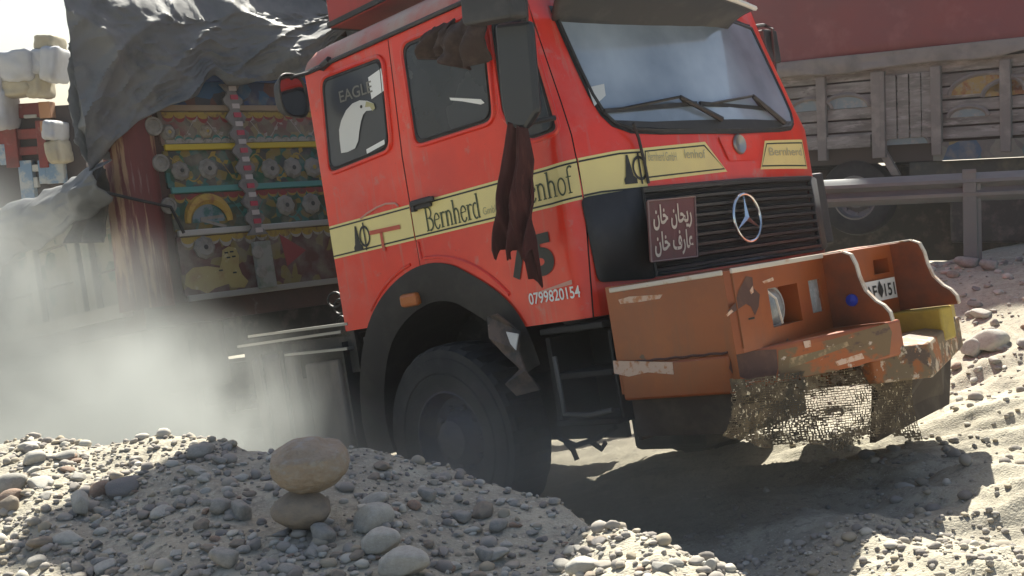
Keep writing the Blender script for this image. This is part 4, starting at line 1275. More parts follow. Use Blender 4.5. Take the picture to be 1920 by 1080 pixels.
# right and left upper boxes (flank, front face, S-shaped inner cheek)
def cheek_profile():
    return [(1.45, bt), (2.06, bt), (2.10, bt - .02), (2.118, bt - .07), (2.125, .47), (2.145, .40), (2.19, .345), (2.225, .32), (2.25, .285), (2.255, .25), (2.255, .245), (1.45, .245)]
def bumper_half(sgn):
    y1, y0 = 1.245, BYS
    mb = MB()
    zb_ = .10
    # top plate, front face, flank, underside
    fr0 = [(BX, sgn * y1), (2.06, sgn * (y0 + .03))]
    T = [(1.335, sgn * y1, bt), (BX, sgn * y1, bt), (2.075, sgn * y0, bt), (1.335, sgn * y0, bt)]
    mb.prism([(p[0], p[1], bt - .014) for p in T], (0, 0, .014))
    return mb
main = MB()
for sgn in (-1, 1):
    y1, y0 = sgn * 1.245, sgn * (BYS + .012)
    fx1 = BX if sgn < 0 else 1.62
    if sgn > 0: y1 = 1.12
    pl_ = [(1.33, y1), (fx1 - .02, y1), (fx1, y1 - sgn * .03), (1.955, y0), (1.33, y0)]
    hl = []
    # front face with two lamp openings: built as strips around the holes (coordinates along the face)
    A_ = Vector((fx1, y1 - sgn * .03, 0)); B_ = Vector((1.955, y0, 0)); E_ = (B_ - A_)
    def fpt(t, z, o_=0.0, A_=A_, E_=E_):
        n_ = Vector((abs(E_.y), -E_.x * (1 if E_.y > 0 else -1), 0)).normalized()
        p = A_ + E_ * t - n_ * o_
        return (p.x, p.y, z)
    holes = [(.335, .66, .315, .49), (.79, .925, .335, .49)]
    def fq(t0, t1, z0, z1): main.poly([fpt(t0, z0), fpt(t1, z0), fpt(t1, z1), fpt(t0, z1)])
    fq(0, 1, .24, .315); fq(0, 1, .49, bt)
    fq(0, .335, .315, .49); fq(.66, .79, .315, .49); fq(.925, 1, .315, .49); fq(.79, .925, .315, .335)
    for t0, t1, z0, z1 in holes:
        D = .10
        main.add([fpt(t0, z0), fpt(t1, z0), fpt(t1, z1), fpt(t0, z1), fpt(t0, z0, D), fpt(t1, z0, D), fpt(t1, z1, D), fpt(t0, z1, D)], [(0, 1, 5, 4), (1, 2, 6, 5), (2, 3, 7, 6), (3, 0, 4, 7), (4, 5, 6, 7)])
        hl.append((t0, t1, z0, z1))
    main.poly([(1.33, y1, .105), (fx1 - .02, y1, .105), (fx1 - .02, y1, bt), (1.33, y1, bt)])
    main.poly([(fx1 - .02, y1, .24), fpt(0, .24), fpt(0, bt), (fx1 - .02, y1, bt)])
    main.poly([(p[0], p[1], bt + (.014 if p[0] < 1.4 else 0)) for p in pl_]); main.poly([(1.33, y1, bt), (fx1 - .02, y1, bt), (1.33, y1, bt + .014)])
    if sgn < 0: HL = [(fpt, h) for h in hl]; FPT_R = fpt
# recessed centre plate with slot, standing between the cheeks
xr = 1.945
for (y0_, y1_, z0_, z1_) in ((-BYS, BYS, .20, .455), (-BYS, BYS, .53, bt), (-BYS, .13, .455, .53), (.29, BYS, .455, .53)):
    main.poly([(xr, y0_, z0_), (xr, y1_, z0_), (xr, y1_, z1_), (xr, y0_, z1_)])
main.add([(xr, .13, .455), (xr, .29, .455), (xr, .29, .53), (xr, .13, .53), (xr - .08, .13, .455), (xr - .08, .29, .455), (xr - .08, .29, .53), (xr - .08, .13, .53)], [(0, 1, 5, 4), (1, 2, 6, 5), (2, 3, 7, 6), (3, 0, 4, 7), (4, 5, 6, 7)])
main.poly([(1.33, -BYS, bt + .014), (xr, -BYS, bt), (xr, BYS, bt), (1.33, BYS, bt + .014)])
bumper = main.build("bumper", orange, truck)
# cheeks
for sgn in (-1, 1):
    y = sgn * BYS
    pr_ = cheek_profile()
    c_ = MB().prism([(x, y - .012, z) for x, z in pr_], (0, .024, 0)).build("cheek_plate", M("cheek_brown_orange", (.24, .055, .012), .45, layers=[((.12, .035, .015), 4, .45, .7)]), bumper, bevel=.004)
    ed = MB()
    lo_ = pr_[0:11]
    for (xa, za), (xb, zb2) in zip(lo_[:-1], lo_[1:]):
        ed.add([(xa, y - .013, za + .002), (xb, y - .013, zb2 + .002), (xb, y + .013, zb2 + .002), (xa, y + .013, za + .002), (xa, y - .013, za + .009), (xb, y - .013, zb2 + .009), (xb, y + .013, zb2 + .009), (xa, y + .013, za + .009)] if za == zb2 else
               [(xa + .002, y - .013, za), (xb + .002, y - .013, zb2), (xb + .002, y + .013, zb2), (xa + .002, y + .013, za), (xa + .009, y - .013, za + .005), (xb + .009, y - .013, zb2 + .005), (xb + .009, y + .013, zb2 + .005), (xa + .009, y + .013, za + .005)],
               [(0, 1, 5, 4), (3, 7, 6, 2), (4, 5, 6, 7), (0, 4, 7, 3), (1, 2, 6, 5)])
    ed.build("cheek_edge", edge_pale, bumper, bevel=.002)
# pale band painting the sunlight along the upper lip
MB().beam((1.36, -1.25, bt - .004), (BX - .02, -1.25, bt - .004), .012, .022).build("lip_edge", edge_pale, bumper, bevel=.004)
MB().beam((BX + .004, -1.22, bt - .002), (1.962, -.37, bt - .002), .014, .022).build("lip_edge", edge_pale, bumper, bevel=.004)
# lower ledges
def ledge(sgn, mat, name="ledge"):
    plan = [(1.345, sgn * 1.255), (1.96, sgn * 1.262), (2.22, sgn * .36), (2.23, sgn * .22), (1.6, sgn * .20), (1.345, sgn * .9)]
    if sgn > 0: plan = [(1.4, 1.15), (1.84, 1.18), (2.21, .36), (2.22, .22), (1.6, .2), (1.4, .9)]
    return MB().prism([(x, y, .075) for x, y in plan], (0, 0, .168)).build(name, mat, bumper, bevel=.012)
l1 = ledge(-1, orange); l2 = ledge(1, yellow_bump)
l1["label"] = "worn orange ledge"; l2["label"] = "yellow ledge"
# flank lower band stays plain orange
cs = MB().prism([(1.70, -.42, -.035), (2.15, -.40, -.035), (2.30, -.13, -.06), (2.12, .62, .0), (1.70, .62, -.035)], (0, 0, .165))
cs.build("centre_step", M("flaked_orange", (.30, .085, .012), .55, layers=[((.15, .10, .05), 6, .42, .5), ((.08, .045, .03), 8, .52, .58), ((.5, .4, .3), 14, .56, .6), ((.36, .16, .06), 22, .6, .66)], bump=.15, bscale=10), bumper, bevel=.012)
# chipped patches and scrapes
def chip(poly_px, ax, val, off, mat, name="paint_chip"):
    v_ = [tp(*p, ax, val) for p in poly_px]
    o_ = np.zeros(3); o_[ax] = off
    fl2 = [(p[1 if ax == 0 else 0], p[2]) for p in v_]
    return MB().add([tuple(p + o_) for p in v_], [tuple(t) for t in tess(fl2)]).build(name, mat, bumper)
def onface(pxs, plane_pt, nrm, off, mat, jag=0.0):
    """polygon on an arbitrary plane given in truck space"""
    P0 = np.array(plane_pt, float); n_ = np.array(nrm, float); n_ /= np.linalg.norm(n_)
    nW = TR @ n_; PW = TR @ P0 + TT
    out = []
    for p in pxs:
        d = ray(*p)
        X_ = d * ((PW @ nW) / (d @ nW))
        out.append(TR.T @ (X_ - TT) + n_ * off)
    e1 = np.cross([0, 0, 1], n_)
    fl2 = [(q_ @ e1, q_[2]) for q_ in out]
    return MB().add(out, [tuple(t) for t in tess(fl2)]).build("paint_chip", mat, bumper)
nf = np.array([.857, -.06 * 1, 0]); nf = np.array([abs(-.895 + .362), -.0, 0])
fa = (BX, -1.215, .4); fd = np.array([1.955 - BX, 1.215 - .362, 0]); fn = (fd[1], -fd[0], 0)
chips = [
    ([(1363, 583), (1378, 568), (1384, 545), (1392, 530), (1398, 518), (1410, 520), (1412, 540), (1424, 552), (1422, 575), (1415, 592), (1407, 575), (1398, 570), (1386, 578), (1372, 588)], brown_primer, .002),
    ([(1404, 545), (1410, 536), (1412, 548), (1407, 552)], pale_scrape, .004),
    ([(1428, 528), (1448, 520), (1450, 526), (1432, 532)], pale_scrape, .003),
    ([(1402, 597), (1414, 594), (1414, 598), (1403, 600)], ink, .003),
    ([(1360, 590), (1370, 580), (1374, 584), (1363, 594)], pale_scrape, .0035),
]
for pxs, mt_, of in chips: onface(pxs, fa, fn, of, mt_)
for pxs, mt_ in (([(1160, 562), (1180, 556), (1243, 552), (1238, 560), (1200, 566), (1164, 570)], pale_scrape),):
    chip(pxs, 1, -1.245, -.003, mt_)
for pxs, mt_ in (([(1150, 676), (1262, 679), (1264, 702), (1215, 698), (1180, 706), (1152, 700)], pale_scrape), ([(1306, 676), (1323, 674), (1322, 680), (1307, 682)], pale_scrape)):
    chip(pxs, 1, -1.257, -.003, mt_)
ld = np.array([2.22 - 1.96, 1.262 - .36, 0]); ln = (ld[1], -ld[0], 0); la_ = (1.96, -1.262, .2)
for pxs, mt_, of in (
    ([(1370, 670), (1378, 660), (1455, 655), (1458, 690), (1452, 714), (1400, 712), (1372, 700), (1366, 690)], brown_primer, .003),
    ([(1395, 716), (1412, 712), (1414, 716), (1397, 719)], pale_scrape, .004),
    ([(1505, 640), (1518, 638), (1520, 650), (1508, 653)], pale_scrape, .004),
    ([(1480, 672), (1540, 656), (1588, 640), (1592, 648), (1530, 672), (1500, 684), (1478, 690)], M("khaki_scrape", (.2, .14, .07), .7, layers=[((.45, .3, .16), 20, .5, .65)]), .0025),
    ([(1565, 678), (1615, 662), (1620, 672), (1570, 686)], pale_scrape, .003),
): onface(pxs, la_, ln, of, mt_)
onface([(1459, 657), (1560, 636), (1664, 606), (1672, 622), (1668, 664), (1610, 686), (1520, 704), (1459, 712)], la_, ln, .0015, orange_worn)
# lamps
for k, (fp, (t0, t1, z0, z1)) in enumerate(HL):
    a_, b_ = Vector(fp(t0, z0, .06)), Vector(fp(t1, z1, .06))
    c_ = (a_ + b_) / 2
    wd_ = (Vector(fp(t0, z0)) - Vector(fp(t1, z0))).length
    if k == 0:
        c2 = Vector(fp(t0 + .13, (z0 + z1) / 2, .075))
        hb = MB().lathe([(0, .085), (.03, .082), (.045, .06), (.052, .03), (.054, .001)], c2, 0, 24).build("headlight", lens, bumper, smooth=True)
        MB().lathe([(-.03, .06), (.0, .095), (.028, .095), (.028, .084)], c2, 0, 24).build("lamp_ring", silver, hb, smooth=True)
        bw = MB().tube([Vector(fp(t0 + .01, z1 - .01, .01)), Vector(fp(t0 + .07, z1 - .05, .0)), Vector(fp(t0 + .09, z0 + .05, .0)), Vector(fp(t0 + .12, z0 + .01, .01))], .006, 5)
        bw.build("bent_wire", M("pale_wire", (.7, .62, .55), .5), bumper)
    else:
        hb = MB()
        def lz(u_, v_):
            p = Vector(fp(t0 + (t1 - t0) * u_, z0 + (z1 - z0) * v_, .012 - .012 * math.sin(math.pi * u_) * math.sin(math.pi * v_)))
            return p
        MB().grid(lz, 10, 10).build("headlight", lens, bumper, smooth=True)
bc = tp(1597, 563, 1, -.37)
MB().lathe([(0, .03), (-.012, .028), (-.02, .001)], (bc[0], -.365, bc[2]), 1, 16).build("blue_lamp", blue_m, bumper, smooth=True)
MB().tube([(1.34 + .031 * i, -1.2475 - .0012 * (i % 2), .252 + .003 * math.sin(i * 1.9)) for i in range(21)], .006, 5).build("weld_bead", brown_primer, bumper)
MB().tube([Vector(FPT_R(0, .26 + .013 * i, -.001)) for i in range(26)], .005, 5).build("weld_bead", M("weld_orange", (.22, .06, .012), .6), bumper)
# licence plate
xq = 2.0
lp = [(1617, 531), (1677, 519), (1683, 557), (1623, 570)]
v4 = [Vector(tp(*p, 0, 1.962)) for p in lp]
lpo = MB().prism([v4[3], v4[2], v4[1], v4[0]], (-.006, 0, 0)).build("licence_plate", plate_m, bumper)
def lp_text(t, f0, f1):
    q_ = text(t, 1.0, (0, 0, 0), (1, 0, 0), (0, 0, 1), ink, lpo, "plate_lettering", 1, 0, .02)
    xs = [v.co.x for v in q_.data.vertices]; zs = [v.co.z for v in q_.data.vertices]
    bl, br, tl_ = v4[3], v4[2], v4[0]
    for v in q_.data.vertices:
        fx = f0 + (f1 - f0) * (v.co.x - min(xs)) / (max(xs) - min(xs)); fz = .16 + .62 * (v.co.z - min(zs)) / (max(zs) - min(zs))
        v.co = bl + (br - bl) * fx + (tl_ - bl) * fz + Vector((.003, 0, 0))
lp_text("AF", .05, .38); lp_text("151", .62, .95)
bl, br, tl_ = v4[3], v4[2], v4[0]
MB().add([bl + (br - bl) * a_ + (tl_ - bl) * b_ + Vector((.0035, 0, 0)) for a_, b_ in ((.50, .12), (.58, .45), (.56, .65), (.49, .98), (.42, .65), (.41, .42))], [(0, 1, 2, 3, 4, 5)]).build("plate_emblem", ink, lpo)
# dark valance below the flank and in the centre; frayed mesh hanging below
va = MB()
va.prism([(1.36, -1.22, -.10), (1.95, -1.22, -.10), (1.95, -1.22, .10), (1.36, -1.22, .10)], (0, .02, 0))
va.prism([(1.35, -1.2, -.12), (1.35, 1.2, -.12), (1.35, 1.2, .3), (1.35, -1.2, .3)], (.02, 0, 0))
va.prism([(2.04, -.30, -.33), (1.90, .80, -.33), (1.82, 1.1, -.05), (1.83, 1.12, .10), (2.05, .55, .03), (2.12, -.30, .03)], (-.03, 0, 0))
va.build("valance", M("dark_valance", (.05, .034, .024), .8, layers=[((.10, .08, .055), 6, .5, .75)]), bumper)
mw_ = MB()
rr = random.Random(5)
M0 = [tp(*p, 0, 2.08) for p in ((1368, 716), (1712, 668), (1712, 838), (1330, 862))]
def mp_(u_, v_):
    p = (M0[0] * (1 - u_) + M0[1] * u_) * (1 - v_) + (M0[3] * (1 - u_) + M0[2] * u_) * v_
    return p + np.array([.03 * math.sin(u_ * 9 + v_ * 4) + .05 * v_, 0, 0])
NU, NV = 74, 34
def low(u_): return .93 + .10 * float(vnoise(np.array([u_ * 6.0, 1.7]), 3)) - .28 * max(0, 1 - u_ * 5) + .03 * float(vnoise(np.array([u_ * 40.0, .7]), 3))
def thick(i, j, sd):
    """strand width varies so that some of the weave is clogged"""
    return max(.0018, .0036 + .0052 * float(vnoise(np.array([i * .17, j * .23]), sd)) + .0022 * rr.uniform(-1, 1))
for i in range(NU + 1):
    u_ = i / NU
    vmax = min(1.0, low(u_))
    n_ = int(vmax * NV)
    for j in range(n_):
        if rr.random() < .03: continue
        du = rr.uniform(-.004, .004)
        a_, b_ = Vector(mp_(u_ + du, j / NV)), Vector(mp_(u_ + du, (j + 1) / NV))
        wd_ = thick(i, j, 71)
        mw_.add([a_ + Vector((0, -wd_, 0)), a_ + Vector((0, wd_, 0)), b_ + Vector((0, wd_, 0)), b_ + Vector((0, -wd_, 0))], [(0, 1, 2, 3)])
for j in range(NV):
    for i in range(NU):
        if j / NV > min(1.0, low(i / NU)) or rr.random() < .06: continue
        dv = rr.uniform(-.006, .006)
        a_, b_ = Vector(mp_(i / NU, j / NV + dv)), Vector(mp_((i + 1) / NU, j / NV + dv))
        wd_ = thick(i, j, 72)
        e_ = Vector((.002, 0, 0))
        mw_.add([a_ + e_ + Vector((0, 0, -wd_)), b_ + e_ + Vector((0, 0, -wd_)), b_ + e_ + Vector((0, 0, wd_)), a_ + e_ + Vector((0, 0, wd_))], [(0, 1, 2, 3)])
mw_.build("mesh_skirt", mesh_m, bumper)

# ================================================================ CARGO BODY
XW = -2.75
wall = MB().box((XW - .05, 0.02, 2.1), (.08, 2.5, 2.2)).box((-5.5, 0, .92), (5.4, 2.9, .16)).box((-5.5, 1.38, 1.4), (5.4, .08, .9)).box((-8.2, 0, 1.4), (.08, 2.8, .9))
cargo = wall.build("cargo_body", M("cargo_dark_wood", (.10, .055, .045), .7, layers=[((.06, .045, .04), 4, .45, .7), (DUST, 8, .6, .9)]), truck)
def zrow(px, py): return Wp(px, py)[1]
zr = [zrow(480, 545), zrow(420, 433), zrow(420, 354), zrow(380, 277), zrow(400, 205), zrow(400, 150), 3.05]
ROWC = [("art_dark_red", [(0.10, .035, .03), (.12, .05, .045), (.10, .045, .04), (.13, .07, .06), (.2, .15, .05)], 13, .6),
        ("art_green_dark", [GRN, (.02, .06, .04), (.05, .07, .04), (.09, .07, .03), (.2, .14, .03), (.03, .12, .11)], 15, .5),
        ("art_green_blue", [GRN, (.03, .12, .06), (.04, .05, .05), (.08, .07, .05), (.22, .16, .04), (.03, .13, .12)], 16, .5),
        ("art_tan", [TAN, PNK, (.16, .1, .07), (.1, .08, .06), (.26, .2, .1)], 17, .7),
        ("art_blue", [BLU, (.03, .05, .12), (.12, .05, .04), (.05, .05, .06), (.03, .1, .2)], 9, .45),
        ("art_upper", [(.06, .06, .07), (.1, .05, .05), (.05, .07, .09)], 5, .4)]
for k in range(6):
    nm, cols, s, dt = ROWC[k]
    z0, z1 = zr[k] + .02, zr[k + 1] - .02
    mb = MB().box((XW + .005, 0.03, (z0 + z1) / 2), (.03, 2.36, z1 - z0))
    mb.build("painted_board", art_mat(nm, cols, s, k * 2.3, dt), cargo, bevel=.006)
barm = [M("bar_grey", (.34, .33, .3), .45, .3), M("bar_silver", (.5, .49, .46), .4, .5), M("bar_teal", (.08, .26, .24), .5), M("bar_yellow", (.55, .40, .03), .5), M("bar_tan", (.3, .22, .15), .6), M("bar_blue", (.05, .1, .25), .6)]
for k in range(6):
    MB().beam((XW + .035, -1.14, zr[k]), (XW + .035, 1.22, zr[k]), .03, .045).build("cross_bar", barm[k], cargo, bevel=.006)
ys = [Wp(px, 320)[0] for px in (310, 425)]
# rosettes (round painted bosses)
def rosette(y, z, r, mat1, mat2, pet=8):
    mb = MB()
    pr_ = [(0.03, .001)]
    n_ = 48
    rings = [(.030, .0), (.034, .25), (.026, .45), (.03, .7), (.012, 1.0), (0, 1.02)]
    vs = []
    for k in range(n_):
        t = 2 * math.pi * k / n_
        w_ = 1 + .045 * math.cos(pet * t)
        for x_, f_ in rings:
            rr_ = r * f_ * (w_ if f_ > .6 else 1)
            vs.append((XW + .02 + x_, y + rr_ * math.cos(t), z + rr_ * math.sin(t)))
    m_ = len(rings)
    mb.add(vs, [(k * m_ + i, ((k + 1) % n_) * m_ + i, ((k + 1) % n_) * m_ + i + 1, k * m_ + i + 1) for k in range(n_) for i in range(m_ - 1)])
    o_ = mb.build("rosette", mat1, cargo, smooth=True)
    MB().lathe([(.036, .001), (.036, r * .2), (.03, r * .26)], (XW + .02, y, z), 0, 16).build("rosette_centre", mat2, o_, smooth=True)
    return o_
ros_g = M("rosette_grey", (.27, .25, .22), .6, layers=[((.17, .15, .13), 16, .45, .7)])
ros_c = M("rosette_cream", (.36, .31, .24), .6, layers=[((.2, .15, .1), 18, .45, .7)])
cen_d = M("rosette_centre_dark", (.05, .05, .045), .6)
cen_y = M("rosette_centre_yellow", (.38, .27, .06), .6)
for px, py, rp in ((335, 322, 16), (387, 318, 17), (504, 318, 16), (545, 316, 16), (583, 315, 15), (532, 386, 16), (580, 383, 16), (383, 248, 11), (380, 465, 19), (312, 250, 14)):
    y, z = Wp(px, py); y2, _ = Wp(px + rp, py)
    rosette(y, z, y2 - y, ros_g if rp != 11 else ros_c, cen_d if rp > 15 else cen_y, 8 if rp > 14 else 6)
# scalloped trims and small studs along the bars
tr_y = M("trim_ochre", (.36, .25, .05), .6, layers=[((.2, .12, .05), 20, .5, .65)])
tr_t = M("trim_teal", (.05, .19, .17), .6, layers=[((.12, .1, .08), 20, .5, .65)])
tr_r = M("trim_red", (.26, .04, .04), .6, layers=[((.12, .06, .05), 20, .5, .65)])
tr_w = M("trim_pale", (.34, .31, .27), .6, layers=[((.18, .15, .12), 20, .5, .65)])
for k, (m1, m2, n_, up_) in enumerate(((tr_w, tr_y, 22, 1), (tr_y, tr_r, 26, 1), (tr_t, tr_w, 30, -1), (tr_r, tr_y, 24, 1), (tr_w, tr_t, 20, -1))):
    z = zr[k + 1] - .03 if up_ > 0 else zr[k + 1] + .03
    for m_, sc_, dx in ((m1, 1.0, .006), (m2, .55, .011)):
        r_ = 1.15 / n_
        edge = []
        for i in range(n_):
            y = -1.12 + 2.3 * (i + .5) / n_
            edge += [(y - r_ * math.cos(t), z - up_ * (r_ * .35 + r_ * 1.3 * sc_ * (.85 + .2 * math.sin(i * 2.7)) * math.sin(t))) for t in [math.pi * j / 7 for j in range(7)]]
        back = [(p[0], z) for p in edge[::-1]]
        fl3 = edge + [(1.18, z - up_ * r_ * .3), (1.18, z), (-1.12, z)]
        mb = MB()
        mb.add([(XW + .02 + dx, p[0], p[1]) for p in edge] + [(XW + .02 + dx, p[0], z) for p in edge], [(q_, q_ + 1, len(edge) + q_ + 1, len(edge) + q_) for q_ in range(len(edge) - 1)])
        mb.build("scallop_trim", m_, cargo)
# painted vine with leaves winding along each board
rl2 = random.Random(12)
for k in (1, 2, 3):
    vn = MB()
    zc = (zr[k] + zr[k + 1]) / 2; am = (zr[k + 1] - zr[k]) * .3
    P_l = [(-1.1 + 2.25 * i / 90, zc + am * math.sin(i * .42 + k)) for i in range(91)]
    vs = []
    for y, z in P_l: vs += [(XW + .0215, y, z - .006), (XW + .0215, y, z + .006)]
    vn.add(vs, [(2 * i, 2 * i + 2, 2 * i + 3, 2 * i + 1) for i in range(90)])
    for i in range(1, 90, 2):
        y, z = P_l[i]; a_ = rl2.uniform(.3, 1.2) * (1 if i % 4 == 1 else -1); l_ = rl2.uniform(.04, .075)
        e_ = 1 if a_ > 0 else -1
        dy, dz = math.cos(a_) * l_, math.sin(a_) * l_
        o_ = (XW + .0215, y, z + .006 * e_)
        vn.add([o_, (XW + .023, y + dy * .5 + dz * .3, z + dz * .5 - dy * .3), (XW + .023, y + dy, z + dz), (XW + .023, y + dy * .5 - dz * .3, z + dz * .5 + dy * .3)], [(0, 1, 2, 3)])
    vn.build("painted_vine", (tr_t, tr_y, tr_w)[k - 1], cargo)
# painted arch in the middle panel
ya, za = Wp(390, 422); yb2, zb2 = Wp(355, 388)
R_ = ya - yb2
arch_m = M("arch_yellow", (.44, .28, .05), .6, layers=[((.3, .12, .04), 14, .5, .7)])
ar = MB().tube([(XW + .03, ya + R_ * 1.35 * math.cos(t), za + .02 + R_ * 1.35 * math.sin(t)) for t in [math.pi * i / 20 for i in range(21)]], [.022 + .022 * math.sin(math.pi * i / 20) for i in range(21)], 6)
aro = ar.build("painted_arch", arch_m, cargo, smooth=True)
MB().add([(XW + .026, ya + R_ * 1.05 * math.cos(t), za + .02 + R_ * 1.05 * math.sin(t)) for t in [math.pi * i / 20 for i in range(21)]], [tuple(range(21))]).build("arch_field", M("arch_sky", (.2, .25, .28), .6, layers=[((.04, .13, .13), 8, .5, .6)]), aro)
for px0, py0, px1, py1 in ((372, 412, 415, 406), (372, 414, 420, 426)):
    a_, b_ = Wp(px0, py0), Wp(px1, py1)
    MB().beam((XW + .034, a_[0], a_[1]), (XW + .034, b_[0], b_[1]), .006, .022, up=(0, 0, 1)).build("painted_ray", ros_g, aro)
# yellow lion figure on the lowest board
lion = [(343, 535), (345, 515), (358, 503), (385, 500), (408, 503), (412, 490), (413, 470), (425, 463), (438, 466), (444, 480), (444, 500), (450, 515), (462, 528), (455, 540), (430, 540), (425, 533), (400, 541), (385, 552), (372, 545), (355, 543)]
v_ = [Wp(*p) for p in lion]
MB().add([(XW + .030, p[0], p[1]) for p in v_], [tuple(t) for t in tess(v_)]).build("lion_painting", M("lion_yellow", (.34, .27, .10), .6, layers=[((.3, .2, .08), 10, .5, .7), ((.5, .45, .3), 20, .6, .75)]), cargo)
dk = MB()
for px, py in ((420, 475), (430, 473), (424, 484), (434, 482), (410, 508), (436, 512)):
    y, z = Wp(px, py)
    dk.box((XW + .034, y, z), (.003, .03, .012))
dk.build("lion_marking", ink, cargo)
# chevron/disc strip hanging down the wall
stp_ = M("strip_grey", (.20, .18, .17), .5, layers=[((.1, .09, .09), 9, .5, .7)])
(ya, za), (yb2, zb2) = Wp(430, 158, XW + .08), Wp(483, 440, XW + .08)
n_ = 17
sb = MB()
cut = []
L0 = 40
for i in range(L0 + 1):
    f_ = i / L0; y = ya + (yb2 - ya) * f_; z = za + (zb2 - za) * f_
    w_ = .062 + .026 * math.cos(f_ * 2 * math.pi * 9)
    cut.append((y, z, w_))
for (y0_, z0_, w0_), (y1_, z1_, w1_) in zip(cut[:-1], cut[1:]):
    sb.add([(XW + .09, y0_ - w0_, z0_), (XW + .09, y0_ + w0_, z0_), (XW + .09, y1_ + w1_, z1_), (XW + .09, y1_ - w1_, z1_), (XW + .07, y0_ - w0_, z0_), (XW + .07, y0_ + w0_, z0_), (XW + .07, y1_ + w1_, z1_), (XW + .07, y1_ - w1_, z1_)], [(0, 1, 2, 3), (4, 7, 6, 5), (0, 3, 7, 4), (1, 5, 6, 2)])
so = sb.build("reflector_strip", stp_, cargo)
for k in range(n_):
    f_ = (k + .5) / n_; y = ya + (yb2 - ya) * f_; z = za + (zb2 - za) * f_
    MB().box((XW + .093, y + .012, z), (.008, .062, .036)).build("reflector", M("reflector_red", (.45, .05, .08), .35) if k % 2 else M("reflector_white", (.5, .44, .42), .4), so)
y, z = Wp(478, 455); y2, z2 = Wp(497, 542)
(lb) = MB().box((XW + .06, (y + y2) / 2, (z + z2) / 2), (.05, .15, abs(z - z2)))
lbo = lb.build("latch_board", M("latch_grey", (.25, .25, .22), .6, layers=[((.12, .14, .1), 9, .5, .7)]), cargo, bevel=.01)
for px, py in ((483, 473), (490, 509)):
    y, z = Wp(px, py, XW + .09); MB().lathe([(0, .05), (.012, .048), (.016, .02), (.016, .001)], (XW + .086, y, z), 0, 16).build("disc", ros_g, lbo, smooth=True)
# red triangle on right lower board
y = [Wp(*p) for p in ((520, 440), (570, 470), (535, 500))]
MB().add([(XW + .028, p[0], p[1]) for p in y], [(0, 1, 2)]).build("painted_mark", M("mark_dull_red", (.26, .04, .045), .6), cargo)
# corner post: thick splayed red post, wood showing through
post_m = M("worn_red_post", (.17, .032, .028), .65, layers=[((.12, .03, .026), 5, .4, .7), ((.42, .25, .14), 4.5, .55, .62), ((.3, .2, .17), 12, .62, .8)], stretch=(1.6, 3.0, .22), bump=.3, bscale=9)
pc0 = [Wp(*p) for p in ((205, 215), (292, 215), (330, 545), (235, 545))]
pp = MB()
nv_ = 16
def post(u_, v_):
    a_ = math.pi * u_
    yl = pc0[0][0] * (1 - v_) + pc0[3][0] * v_; yr = pc0[1][0] * (1 - v_) + pc0[2][0] * v_
    z = 2.75 * (1 - v_) + .98 * v_
    return Vector((XW - .14 + .24 * math.sin(a_) ** .7, (yl + yr) / 2 - (yr - yl) / 2 * math.cos(a_), z))
pp.grid(post, 16, nv_)
cpo = pp.build("corner_post", post_m, cargo, smooth=True)
for px, py, r_ in ((289, 236, .07), (303, 305, .065), (318, 385, .06)):
    y, z = Wp(px, py, XW + .1)
    MB().lathe([(0, r_), (.02, r_ * .95), (.022, r_ * .72), (.008, r_ * .66), (.012, r_ * .3), (.02, r_ * .1), (.02, .001)], (XW + .08, y, z), 0, 24).build("round_boss", ros_g, cpo, smooth=True)
hk = MB().tube([(XW + .1, *Wp(195, 360, XW + .1)), (XW + .12, *Wp(260, 375, XW + .12)), (XW + .12, *Wp(320, 388, XW + .12)), (XW + .12, *Wp(345, 437, XW + .12))], .012, 5)
hk.build("tie_rope", hose_m, cargo)
# right side boards going back from the post
ams = art_mat("art_side", [(.16, .16, .09), (.2, .19, .12), GRN, (.22, .2, .14), (.10, .10, .08)], 10, 9.0, .8)
for k, (z0, z1) in enumerate(((1.02, 1.3), (1.32, 1.6), (1.62, 1.85))):
    MB().box((-5.55, -1.46, (z0 + z1) / 2), (5.2, .06, z1 - z0)).build("side_board", ams, cargo)
spm = M("side_post_grey", (.26, .25, .2), .6, layers=[((.1, .14, .1), 7, .5, .7)])
for x in (-3.4, -3.62, -4.4, -5.2, -6.0, -6.8, -7.6): MB().box((x, -1.51, 1.44), (.14, .06, .88)).build("side_post", spm, cargo, bevel=.01)
MB().box((-3.9, -.98, .62), (1.5, .7, .55)).build("dark_fill_box", dusty_steel, cargo, bevel=.02)  # boxes added to darken the space under the cargo bed
MB().box((-7.2, -1.0, .62), (1.0, .6, .5)).build("dark_fill_box", dusty_steel, cargo, bevel=.02)
MB().box((-5.4, .2, .70), (5.0, 1.6, .3)).box((-5.6, -.93, .32), (4.9, .06, .8)).build("bed_joists_and_block", dark_steel, cargo)  # joists, plus a board added to cover the sunlit gap below
MB().beam((-2.9, -1.52, 1.0), (-8.1, -1.52, 1.0), .08, .1).build("side_beam", M("side_beam_pale", (.34, .31, .25), .6), cargo)

